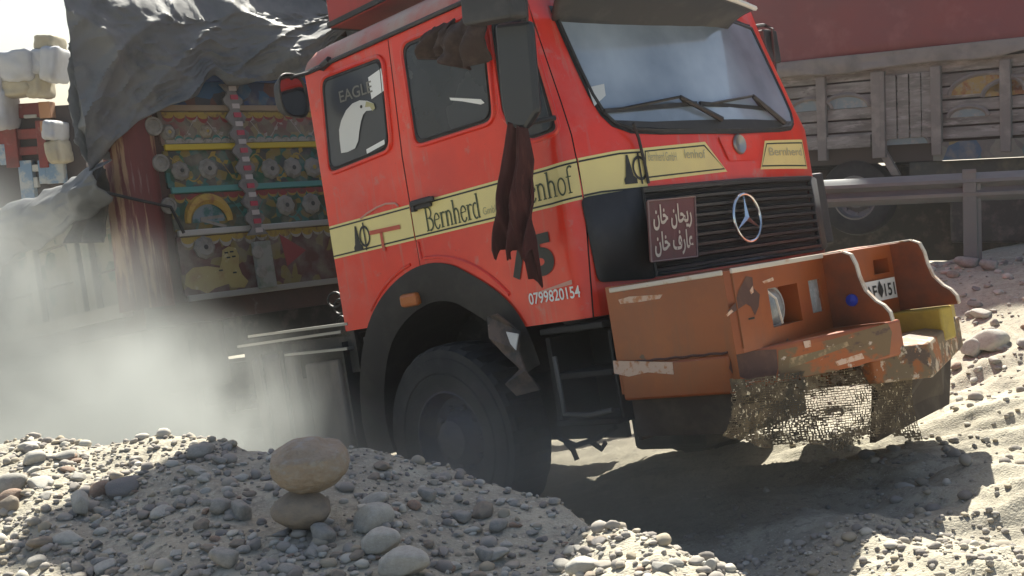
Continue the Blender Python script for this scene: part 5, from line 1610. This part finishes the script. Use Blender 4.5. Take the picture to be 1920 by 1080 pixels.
# ================================================================ TARPAULIN over the load (rests on the truck)
hem_px = [(640, 60), (604, 92), (575, 132), (548, 148), (500, 152), (450, 160), (425, 158), (404, 138), (388, 150), (372, 178), (345, 193), (315, 200), (288, 214), (262, 226), (240, 246), (216, 266), (192, 300), (168, 322)]
hem = [Wp(*p, XW + .16) for p in hem_px]      # (y,z)
hy = [h[0] for h in hem][::-1]; hz = [h[1] for h in hem][::-1]
YC = hy[0]                                    # right corner of the tarp
LF = hy[-1] + .0                              # far side of the visible hem
def tarp(u_, v_):
    # u 0..0.62 front wall from far side to the corner, 0.62..1 back along the right side
    U0 = .66
    if u_ <= U0:
        f_ = u_ / U0
        y = 1.45 + (YC - 1.45) * f_
        zh = float(np.interp(y, hy, hz))
        if y > hy[-1]: zh = hz[-1] - .1
        px_, py_ = XW + .13, y
        nrm = Vector((1, -.25 * f_ ** 3, 0))
        inn = Vector((-1.1, .5 * f_ ** 3, 0))
    else:
        f_ = (u_ - U0) / (1 - U0)
        x = XW + .10 - .27 * f_
        zh = hz[0] * (1 - f_) + 2.35 * f_ + .12 * math.sin(f_ * 8)
        px_, py_ = x, YC + .10 + .25 * f_
        nrm = Vector((.5 * (1 - f_) ** 2, -1, 0))
        inn = Vector((-.5 * (1 - f_), .9, 0))
    hump = .16 * math.sin(u_ * 9.0 + .6) + .10 * math.sin(u_ * 21 + 1.0)
    zt = 3.16 + .5 * hump * .6
    zTop = 4.5 + hump * .8
    if v_ < .42:         # top, rising away from the edge
        t = v_ / .42
        p = Vector((px_, py_, 0)) + inn * (1 - t)
        z = zTop * (1 - t) + zt * t + .10 * math.sin(math.pi * t)
        fold = .5
    else:
        t = (v_ - .42) / .58
        p = Vector((px_, py_, 0)) + nrm.normalized() * (.10 * math.sin(math.pi * t * .8))
        z = zt + (zh - zt) * t
        fold = 1.0 + .5 * t
    def ridge(a_, b_, sd_):
        return (1 - abs(float(vnoise(np.array([a_, b_]), sd_)))) ** 3
    hang = max(0.0, (v_ - .30) / .70)
    d = .10 * float(fbm(np.array([u_ * 5.0, v_ * 2.0]), 2, 91))
    d += .13 * hang * (ridge(u_ * 9 + .5 * v_, v_ * .7, 31) - .4)
    d += .075 * (ridge(u_ * 6 + v_ * 3.0, v_ * 2 - u_ * 5, 33) - .4)
    d += .045 * (ridge(u_ * 19 - v_ * 7, v_ * 2.5, 35) - .4)
    d += .022 * (ridge(u_ * 43 + v_ * 11, v_ * 9 - u_ * 8, 37) - .4) + .015 * (ridge(u_ * 15 - v_ * 26, v_ * 6 + u_ * 30, 39) - .4)
    p = p + nrm.normalized() * d * fold * .9
    if v_ < .42: z += d * .9
    return Vector((p.x, p.y, z))
tarp_o = MB().grid(tarp, 240, 110).build("tarpaulin", tarp_m, None, smooth=True, solid=.006)
tarp_o.matrix_world = TM
tag(tarp_o, "grey crumpled tarpaulin covering the load behind the red cab", "tarpaulin")
# shiny plastic on top
def sheet(u_, v_):
    b_ = tarp(.02 + .34 * u_, .14 + .34 * v_ * (1 - .5 * u_))
    k_ = abs(float(fbm(np.array([u_ * 9 + v_ * 4, v_ * 7 - u_ * 3]), 3, 55)))
    return Vector((b_.x + .03 + .06 * k_, b_.y, b_.z + .035 + .05 * k_))
pso = MB().grid(sheet, 70, 30).build("plastic_sheet", plas_sheet, None, smooth=True, solid=.003)
pso.matrix_world = TM
tag(pso, "shiny pale plastic sheet crumpled on top of the grey tarpaulin", "plastic sheet")
# loose end slung low along the side
t0_ = [S(*p, -1.72) for p in ((196, 300), (150, 328), (100, 348), (50, 372), (0, 392), (-80, 420))]
b0_ = [S(*p, -1.72) for p in ((205, 372), (170, 405), (110, 440), (50, 470), (0, 490), (-80, 510))]
def sling(u_, v_):
    k_ = min(int(u_ * 5), 4); f_ = u_ * 5 - k_
    a_ = Vector(t0_[k_]).lerp(Vector(t0_[k_ + 1]), f_); b_ = Vector(b0_[k_]).lerp(Vector(b0_[k_ + 1]), f_)
    p = a_.lerp(b_, v_)
    d = .08 * float(fbm(np.array([u_ * 6, v_ * 3]), 3, 15)) + .12 * math.sin(math.pi * v_)
    return Vector((p.x, -1.70 - d, p.y + .02 * float(vnoise(np.array([u_ * 14, 0.0]), 4))))
slo = MB().grid(sling, 60, 24).build("tarpaulin", tarp_m, None, smooth=True, solid=.006)
slo.matrix_world = TM
tag(slo, "loose grey tarpaulin end slung low along the truck side, half lost in dust", "tarpaulin")
# dark folded cloth ends below the corner flap
def tail(u_, v_):
    a_ = Vector(S(172 + 30 * u_, 300 + 20 * u_, -1.66)); b_ = Vector(S(130 + 60 * u_, 455, -1.66))
    p = a_.lerp(b_, v_)
    return Vector((p.x, -1.66 - .05 * math.sin(u_ * 12) * v_ - .04 * float(fbm(np.array([u_ * 5, v_ * 4]), 2, 5)), p.y))
tlo = MB().grid(tail, 24, 24).build("cloth_tail", M("dark_cloth", (.05, .045, .042), .9, layers=[((.1, .085, .07), 6, .5, .7)]), None, smooth=True, solid=.006)
tlo.matrix_world = TM
tag(tlo, "dark folded cloth hanging under the tarpaulin corner beside the red post", "cloth")

# ================================================================ CLOTHS on the mirror
def scarf(u_, v_):
    # u across, v down
    l_ = [(955, 228), (946, 300), (941, 370), (937, 420), (935, 468)]; r_ = [(986, 240), (996, 300), (993, 350), (992, 410), (991, 470)]
    k_ = min(int(v_ * 4), 3); f_ = v_ * 4 - k_
    a_ = Vector(S(*l_[k_], -1.49)).lerp(Vector(S(*l_[k_ + 1], -1.49)), f_); b_ = Vector(S(*r_[k_], -1.49)).lerp(Vector(S(*r_[k_ + 1], -1.49)), f_)
    p = a_.lerp(b_, u_)
    z = p.y
    if v_ > .985: z -= .05 * max(0, math.sin(u_ * 40)) + .14 * (1 if .72 < u_ < .9 else 0)
    d = .035 * math.sin(u_ * 11 + v_ * 2.0) + .012 * math.sin(u_ * 27 - v_ * 4 + 2 * math.sin(v_ * 5)) + .035 * float(fbm(np.array([u_ * 6, v_ * 2]), 2, 66))
    return Vector((p.x, -1.49 - d * (.4 + v_ * .8), z))
sco = MB().grid(scarf, 44, 60).build("scarf", cloth_m, None, smooth=True, solid=.008)
sco.matrix_world = TM
tag(sco, "long frayed maroon scarf hanging from the mirror arm over the door", "scarf")
def hanging(name, topl, botl, y, sd, mat, lab):
    def g(u_, v_):
        def pl(l_):
            k_ = min(int(u_ * (len(l_) - 1)), len(l_) - 2); f_ = u_ * (len(l_) - 1) - k_
            return Vector(S(*l_[k_], y)).lerp(Vector(S(*l_[k_ + 1], y)), f_)
        p = pl(topl).lerp(pl(botl), v_)
        d = .05 * math.sin(u_ * 13 + sd + v_ * 2) + .05 * float(fbm(np.array([u_ * 4 + sd, v_ * 3]), 3, sd))
        return Vector((p.x, y - d * (.3 + .7 * v_) - .05 * math.sin(math.pi * v_), p.y))
    o_ = MB().grid(g, 40, 24).build(name, mat, None, smooth=True, solid=.014)
    o_.matrix_world = TM
    return tag(o_, lab, "cloth")
hanging("cloth_bundle", [(845, 48), (870, 38), (895, 24), (918, 18)], [(828, 100), (848, 120), (862, 131), (885, 122), (914, 112)], -1.40, 3, fur_m, "dark brown cloth bundle hanging beside the big mirror")
hanging("cloth_bundle", [(822, 52), (838, 44), (856, 36)], [(780, 104), (792, 110), (815, 108), (845, 100)], -1.36, 8, fur_m, "smaller flapping brown cloth blown back left of the bundle by the mirror")
# ================================================================ GUARD RAIL and RIGHT TRUCK
P0 = at(1825, 490, 10.0)
ang = math.radians(18)
e1 = np.array([math.cos(ang), -math.sin(ang), 0]); 
def terr(x, y): return float(terrain(np.array([x]), np.array([y]), True)[0])
rail = empty("guard_rail", Matrix.Translation(Vector(P0)) @ Matrix.Rotation(-ang, 4, 'Z'))
tag(rail, "grey steel roadside guard rail on square posts beyond the bumper", "guard rail")
galv = M("dull_galvanised", (.105, .12, .13), .7, .0, layers=[((.15, .16, .165), 3, .45, .7), ((.14, .12, .11), 10, .58, .8)], stretch=(.4, 1, 1))
wprof = [(0, .765), (-.03, .75), (-.075, .715), (-.08, .69), (-.03, .665), (-.005, .645), (-.03, .625), (-.08, .60), (-.075, .575), (-.03, .54), (0, .525)]
def wb(u_, v_):
    k_ = min(int(v_ * 10), 9); f_ = v_ * 10 - k_
    return Vector((-9 + 16 * u_, -.07 + wprof[k_][0] * (1 - f_) + wprof[k_ + 1][0] * f_, wprof[k_][1] * (1 - f_) + wprof[k_ + 1][1] * f_))
MB().grid(wb, 40, 20).build("rail_beam", galv, rail, smooth=True, solid=.006)
for x in (-8, -4, 0, 4):
    gz = terr(P0[0] + e1[0] * x, P0[1] + e1[1] * x) - P0[2]
    MB().box((x - .03, -.13, (.80 + gz - .3) / 2), (.11, .03, .80 - gz + .3)).box((x + .045, -.06, (.72 + gz - .3) / 2), (.035, .12, .72 - gz + .3)).build("rail_post", galv, rail, bevel=.005)

# parked cargo truck beyond the rail
P1 = at(1590, 372, 13.5); zg = terr(P1[0], P1[1])
an2 = math.radians(38)
TM2 = Matrix.Translation(Vector(P1)) @ Matrix.Rotation(-an2, 4, 'Z')
f1 = np.array([math.cos(an2), -math.sin(an2), 0]); n1 = np.array([math.sin(an2), math.cos(an2), 0])
def RT(px, py):
    d = ray(px, py); q_ = d * ((P1 @ n1) / (d @ n1)) - P1
    return (q_ @ f1, q_[2])
tr2 = empty("cargo_truck", TM2)
tag(tr2, "parked truck with weathered painted wooden sides behind the guard rail", "truck")
zb = RT(1780, 300)[1]; zt2 = RT(1780, 130)[1]; zred = RT(1685, 100)[1]; zmid = RT(1560, 262)[1]; zt2 = zred - .12
dep = 2.5
pw = M("weathered_painted_plank", (.25, .24, .22), .75, layers=[((.14, .132, .12), 3, .42, .62), ((.36, .345, .32), 8, .52, .7), ((.12, .1, .09), 13, .6, .72)], stretch=(.5, 1, 2.2))
bodyb = MB().box((1.0, dep / 2 + .06, (zb + zred + .1) / 2), (11.0, dep - .1, zred + .1 - zb)).build("cargo_bed", M("bed_dark", (.07, .06, .055), .8), tr2)
npk = 6
for k in range(npk):
    z0 = zb + .22 + (zt2 - zb - .22) * k / npk; z1 = zb + .22 + (zt2 - zb - .22) * (k + 1) / npk
    MB().box((1.0, .03 + .006 * (k % 2), (z0 + z1) / 2), (11.0, .05, z1 - z0 - .02)).build("side_plank", pw, tr2, bevel=.006)
MB().box((4.3, .0, zb + .10), (6.6, .1, .2)).build("painted_beam", art_mat("art_beam", [(.16, .17, .14), (.08, .14, .14), (.2, .17, .08), (.12, .12, .11), (.05, .1, .16)], 4, 4.4, .5), tr2)
MB().box((-2.4, .0, zb + .26), (5.4, .1, .14)).build("painted_beam", pw, tr2)
# motif panels: arches and round fruit-like paintings
mot = M("motif_yellow_ochre", (.3, .22, .08), .7, layers=[((.24, .11, .05), 5, .5, .6), ((.25, .24, .2), 12, .5, .7)])
mot2 = M("motif_pale_blue", (.2, .26, .28), .7, layers=[((.33, .31, .28), 7, .5, .65)])
pst = M("grey_wood_post", (.2, .185, .17), .8, layers=[((.28, .26, .23), 5, .5, .7)])
for px in (1542, 1645, 1657, 1757, 1887):
    u_, _ = RT(px, 170)
    MB().box((u_, -.03, (zb + zt2) / 2), (.11 if px != 1657 else .05, .07, zt2 - zb - .12)).build("side_post", pst, tr2, bevel=.008)
for k, px in enumerate((1672, 1695, 1718, 1740)):
    u_, _ = RT(px, 200)
    MB().box((u_, -.012, (zb + .25 + zt2 - .1) / 2), (RT(1695, 200)[0] - RT(1672, 200)[0] - .018, .04, zt2 - zb - .38)).build("door_board", pw, tr2, bevel=.006)
for px, py, r_, mt_ in ((1585, 195, .22, mot2), (1850, 165, .3, mot), (1905, 168, .26, mot), (1520, 200, .2, mot2), (1815, 210, .16, mot2), (1700, 262, .2, mot2)):
    u_, z_ = RT(px, py)
    arc = [(u_ + r_ * 1.3 * math.cos(t), -.001, z_ - .05 + r_ * .7 * math.sin(t)) for t in [math.pi * i / 14 for i in range(15)]]
    o_ = MB().prism(arc, (0, .03, 0)).build("painted_motif", mt_, tr2)
    MB().tube([(p[0], -.008, p[2]) for p in arc], .025, 5).build("motif_edge", pst, o_)
MB().box((3.9, .1, zb - .14), (6.4, .08, .26)).build("side_skirt", M("skirt_dark", (.05, .055, .05), .7, layers=[((.1, .1, .07), 6, .5, .7)]), tr2)
# wheel arch gusset + wheels + chassis
gu = [RT(1640, 272), RT(1656, 272), RT(1688, 328), RT(1672, 328)]
MB().prism([(a_, -.02, b_) for a_, b_ in gu], (0, .06, 0)).build("arch_gusset", pst, tr2)
def wheel2(x, y):
    R_ = .445
    w_ = MB().lathe([(-.13, .25), (-.14, .37), (-.11, .425), (-.05, .445), (.05, .445), (.11, .425), (.14, .37), (.13, .25)], (x, y, 0), 1, 40).build("wheel", tyre_m, tr2, smooth=True)
    rm_ = MB().lathe([(-.10, .25), (-.13, .26), (-.135, .24), (-.06, .22), (-.03, .17), (-.09, .12), (-.1, .001)], (x, y, 0), 1, 32)
    for k in range(8): rm_.lathe([(-.03, .02), (-.06, .018), (-.06, .001)], (x + .19 * math.cos(k * .785), y, .19 * math.sin(k * .785)), 1, 6)
    rm_.build("rim", M("rim_grey", (.2, .19, .18), .5, .2), w_, smooth=True)
for x in (0.05, -1.25, 6.2):
    wheel2(x, .2); wheel2(x, dep - .2)
c2 = MB()
for y in (.7, 1.7): c2.beam((-5, y, zb - .2), (7.5, y, zb - .2), .1, .26)
for x in (0.05, -1.25, 6.2): c2.beam((x, .2, 0), (x, dep - .2, 0), .14, .14)
c2.box((3.0, 1.2, zb - .45), (2.4, .9, .5))
c2.build("chassis_frame", dark_steel, tr2)
MB().box((2.2, .42, zb - .62), (2.2, .5, .62)).build("dark_fill_box", dark_steel, tr2, bevel=.03)  # boxes and tank added here to fill the underside with dark
MB().box((4.6, .42, zb - .60), (1.6, .5, .56)).build("fuel_tank", dark_steel, tr2, bevel=.08)
MB().box((-3.4, .42, zb - .62), (1.9, .5, .60)).build("dark_fill_box", dark_steel, tr2, bevel=.03)
MB().box((1.2, 2.1, zb - .78), (11.4, .1, 1.1)).build("side_skirt", dark_steel, tr2)  # far skirt added to stop sun passing under the bed
# its cab, out of the picture to the right
cbb = MB().box((8.0, dep / 2, 1.0), (1.9, 2.3, 2.4)).build("cab_body", red_dark, tr2, bevel=.08)
# red tarp over its load
def rt(u_, v_):
    x = -4.6 + 11.2 * u_
    sag = .05 * math.sin(x * 2.4) + .04 * float(vnoise(np.array([x * 1.6, 3.0]), 6))
    prof_ = [(-.05, zred - .02 + sag), (-.10, zred + .9), (-.05, zred + 2.3), (.25, zred + 3.0), (dep / 2, zred + 3.15), (dep - .3, zred + 3.0), (dep + .05, zred + 1.6), (dep + .06, zred)]
    k_ = min(int(v_ * 7), 6); f_ = v_ * 7 - k_
    y = prof_[k_][0] * (1 - f_) + prof_[k_ + 1][0] * f_; z = prof_[k_][1] * (1 - f_) + prof_[k_ + 1][1] * f_
    return Vector((x, y - .05 * float(fbm(np.array([x * 1.3, v_ * 6]), 3, 44)), z))
rto = MB().grid(rt, 110, 42).build("tarpaulin", M("maroon_tarpaulin", (.19, .04, .045), .55, layers=[((.15, .04, .05), 1.1, .4, .7), ((.24, .08, .08), 3, .55, .8)], bump=.15, bscale=5), None, smooth=True, solid=.01)
rto.matrix_world = TM2
tag(rto, "dull maroon tarpaulin stretched over the load of the parked truck", "tarpaulin")
# grey cloth edge folded out under it
def cl(u_, v_):
    x = -4.6 + 11.2 * u_
    z0 = zred - .0; 
    return Vector((x, -.09 - .03 * float(fbm(np.array([x * 3, v_ * 2]), 2, 12)) - .02 * v_, z0 + .03 - v_ * (.17 + .07 * float(vnoise(np.array([x * 1.9, .5]), 31)))))
clo = MB().grid(cl, 110, 8).build("canvas_edge", M("grey_canvas", (.23, .21, .19), .85, layers=[((.16, .15, .14), 4, .45, .7)]), None, smooth=True, solid=.008)
clo.matrix_world = TM2
tag(clo, "grey canvas strip hanging below the maroon tarpaulin", "canvas")

# ================================================================ LEFT TRUCK far behind, loaded with sacks
YL = 15.0
bl3 = empty("cargo_truck", Matrix.Translation(Vector(at(60, 330, YL))))
tag(bl3, "distant red and blue truck loaded with white sacks at the left edge", "truck")
O3 = at(60, 330, YL)
def L3(px, py, dy=0.0):
    p = at(px, py, YL + dy) - O3
    return p
def panel3(px0, py0, px1, py1, dy, th, mat, name, par=bl3):
    a_, b_ = L3(px0, py1, dy), L3(px1, py0, dy)
    return MB().box(((a_[0] + b_[0]) / 2, dy + th / 2, (a_[2] + b_[2]) / 2), (abs(b_[0] - a_[0]), th, abs(b_[2] - a_[2]))).build(name, mat, par, bevel=.01)
z3g = terr(O3[0], YL) - O3[2]
red3 = M("faded_red_wood", (.22, .04, .035), .7, layers=[((.14, .035, .03), 3, .45, .7), ((.25, .18, .15), 8, .6, .8)])
blu3 = M("pale_blue_paint", (.16, .26, .38), .6, layers=[((.4, .42, .42), 5, .48, .6)])
dk3 = M("dark_wood", (.06, .045, .045), .8)
panel3(-150, 195, 150, 400, .16, 2.2, dk3, "cargo_bed")
for i, (x0, y0, x1, y1) in enumerate(((28, 192, 74, 222), (-150, 195, 14, 220), (28, 240, 74, 262), (28, 272, 100, 292), (-150, 240, 10, 285))):
    panel3(x0, y0, x1, y1, .05, .1, red3, "side_board")
for x0, x1 in ((12, 27), (74, 82), (-80, -65)): panel3(x0, 225, x1, 315, .0, .12, red3, "side_post")
for x0, y0, x1, y1 in ((40, 300, 58, 375), (74, 300, 84, 345), (-150, 290, -20, 380), (0, 270, 10, 310), (88, 305, 118, 345)): panel3(x0, y0, x1, y1, .02, .12, blu3, "painted_panel")
for x0, y0, x1, y1 in ((44, 214, 68, 222), (60, 308, 72, 322), (60, 332, 70, 352)): panel3(x0, y0, x1, y1, .03, .08, M("pale_paint", (.45, .45, .42), .6), "painted_panel")
for x0, y0, x1, y1 in ((74, 190, 92, 222), (76, 226, 92, 250), (94, 225, 108, 252)): panel3(x0, y0, x1, y1, -.02, .2, M("orange_bundle", (.4, .2, .1), .8), "painted_panel")
for sx in (-2.6, -.6): 
    MB().lathe([(-.13, .2), (-.14, .42), (-.08, .5), (.08, .5), (.14, .42), (.13, .2), (.05, .001)], (sx, .4, z3g + .5), 1, 28).build("wheel", tyre_m, bl3, smooth=True)
MB().box((-1.2, 1.2, (z3g + .9 + L3(0, 400)[2]) / 2 + .2), (6, 1.2, .35)).build("chassis_frame", dark_steel, bl3)
sack_m = M("white_sack", (.44, .45, .47), .8, layers=[((.36, .36, .36), 3, .45, .7), ((.38, .35, .28), 6, .6, .8)], bump=.2, bscale=6)
sack_t = M("tan_sack", (.42, .38, .28), .85, layers=[((.34, .3, .22), 4, .45, .7)], bump=.2, bscale=6)
SK = [(42, 126, 62, 56, sack_m, "largest bluish white sack on top of the sack pile"), (84, 118, 34, 44, sack_m, "white upright sack right of the largest sack"), (95, 82, 34, 26, sack_t, "cream sack on the peak of the pile beside the tarpaulin"),
      (2, 150, 30, 60, sack_m, "white sack at the left picture edge of the pile"), (38, 166, 56, 30, sack_t, "tan flattened sack under the largest white sack"), (76, 160, 30, 44, sack_t, "tan narrow sack beside the flattened one"),
      (6, 205, 34, 70, sack_m, "long grey white sack drooping over the truck side"), (105, 245, 24, 34, sack_m, "small white sack low beside the tarpaulin"), (112, 285, 26, 40, sack_t, "pale sack lowest under the hanging tarpaulin"),
      (104, 122, 30, 60, sack_m, "white sack half hidden by the tarpaulin")]
for k, (px, py, wp, hp_, mt_, lab) in enumerate(SK):
    c = at(px, py, YL - .12 + .05 * (k % 3))
    sx = wp / F_PX * YL / 2; sz = hp_ / F_PX * YL / 2
    bm = bmesh.new(); bmesh.ops.create_cube(bm, size=2.0); bmesh.ops.subdivide_edges(bm, edges=bm.edges, cuts=7, use_grid_fill=True)
    for v in bm.verts:
        n_ = np.array(v.co[:]); L4 = (np.abs(n_) ** 7).sum() ** (1 / 7); n_ = n_ / L4
        r_ = 1 + .12 * float(fbm(n_ * 1.6 + k * 3, 3, k + 40)) - .06 * (1 - abs(float(vnoise(n_ * 2.4 + k, k + 9)))) ** 4
        v.co = Vector((n_[0] * sx * r_ * 1.08, n_[1] * .28 * r_, n_[2] * sz * r_ * 1.08))
    m_ = bpy.data.meshes.new("sack"); bm.to_mesh(m_); bm.free(); m_.materials.append(mt_)
    m_.polygons.foreach_set("use_smooth", [True] * len(m_.polygons))
    o_ = bpy.data.objects.new("sack", m_); COL.objects.link(o_); o_.location = c; o_.rotation_euler = (0, rnd.uniform(-.15, .15), 0)
    tag(o_, lab, "sack", "sacks piled on the distant truck")

# ================================================================ DUST
def dust(name, lo, hi, dens, blobs, col, seed, label, scale=1.1):
    c = [(a_ + b_) / 2 for a_, b_ in zip(lo, hi)]; s = [b_ - a_ for a_, b_ in zip(lo, hi)]
    o_ = MB().box((0, 0, 0), s).build(name, None, None)
    o_.location = c
    mt = bpy.data.materials.new(name); mt.use_nodes = True
    nt = mt.node_tree; N = nt.nodes; L = nt.links
    N.remove(N["Principled BSDF"])
    pv = N.new("ShaderNodeVolumePrincipled"); pv.inputs["Color"].default_value = (*col, 1); pv.inputs["Anisotropy"].default_value = .25
    L.new(pv.outputs[0], N["Material Output"].inputs["Volume"])
    tc = N.new("ShaderNodeTexCoord")
    tot = None
    for (bx0, by0, bz0, rx, ry, rz, am) in blobs:
        sb_ = N.new("ShaderNodeVectorMath"); sb_.operation = 'SUBTRACT'; sb_.inputs[1].default_value = (bx0 - c[0], by0 - c[1], bz0 - c[2])
        L.new(tc.outputs["Object"], sb_.inputs[0])
        dv = N.new("ShaderNodeVectorMath"); dv.operation = 'DIVIDE'; dv.inputs[1].default_value = (rx, ry, rz)
        L.new(sb_.outputs[0], dv.inputs[0])
        ln_ = N.new("ShaderNodeVectorMath"); ln_.operation = 'LENGTH'; L.new(dv.outputs[0], ln_.inputs[0])
        mr = N.new("ShaderNodeMapRange"); mr.interpolation_type = 'SMOOTHSTEP'
        mr.inputs["From Min"].default_value = 1.0; mr.inputs["From Max"].default_value = 0.15; mr.inputs["To Min"].default_value = 0; mr.inputs["To Max"].default_value = am
        L.new(ln_.outputs["Value"], mr.inputs["Value"])
        if tot is None: tot = mr.outputs[0]
        else:
            ad = N.new("ShaderNodeMath"); ad.operation = 'ADD'; L.new(tot, ad.inputs[0]); L.new(mr.outputs[0], ad.inputs[1]); tot = ad.outputs[0]
    nz = N.new("ShaderNodeTexNoise"); nz.inputs["Scale"].default_value = scale; nz.inputs["Detail"].default_value = 4; nz.inputs["Roughness"].default_value = .55
    off = N.new("ShaderNodeVectorMath"); off.operation = 'ADD'; off.inputs[1].default_value = (seed, seed, seed)
    L.new(tc.outputs["Object"], off.inputs[0]); L.new(off.outputs[0], nz.inputs["Vector"])
    mr = N.new("ShaderNodeMapRange"); mr.inputs["From Min"].default_value = .32; mr.inputs["From Max"].default_value = .66; mr.inputs["To Min"].default_value = .05; mr.inputs["To Max"].default_value = 1.8
    L.new(nz.outputs["Fac"], mr.inputs["Value"])
    ml = N.new("ShaderNodeMath"); ml.operation = 'MULTIPLY'; L.new(tot, ml.inputs[0]); L.new(mr.outputs[0], ml.inputs[1])
    m2 = N.new("ShaderNodeMath"); m2.operation = 'MULTIPLY'; m2.inputs[1].default_value = dens; L.new(ml.outputs[0], m2.inputs[0])
    L.new(m2.outputs[0], pv.inputs["Density"])
    o_.data.materials.append(mt)
    return tag(o_, label, None, None, "stuff")
dust("dust_cloud", (-5.6, 4.6, -3.0), (1.9, 9.8, 0.8), 1.6,
     [(-2.75, 6.4, -1.38, 2.0, 1.6, .85, 1.45), (-3.6, 6.7, -.55, 1.3, 1.5, .95, 1.5), (-1.6, 6.0, -1.65, 1.25, 1.0, .74, 1.0), (.2, 5.45, -1.75, 1.7, .65, .9, .85), (-2.6, 7.2, -.75, .9, 1.1, .6, .4)],
     (.52, .545, .54), 2.0, "pale dust cloud billowing beside the truck wheels", 1.9)
hz = MB().box((0, 720, 2.0), (1830, 1590, 13)).build("haze", None)
mt = bpy.data.materials.new("haze"); mt.use_nodes = True
mt.node_tree.nodes.remove(mt.node_tree.nodes["Principled BSDF"])
pv = mt.node_tree.nodes.new("ShaderNodeVolumePrincipled"); pv.inputs["Color"].default_value = (.85, .87, .9, 1); pv.inputs["Density"].default_value = .0010; pv.inputs["Anisotropy"].default_value = .3
mt.node_tree.links.new(pv.outputs[0], mt.node_tree.nodes["Material Output"].inputs["Volume"])
hz.data.materials.append(mt)
tag(hz, "thin dusty haze over the whole river crossing", None, None, "stuff")
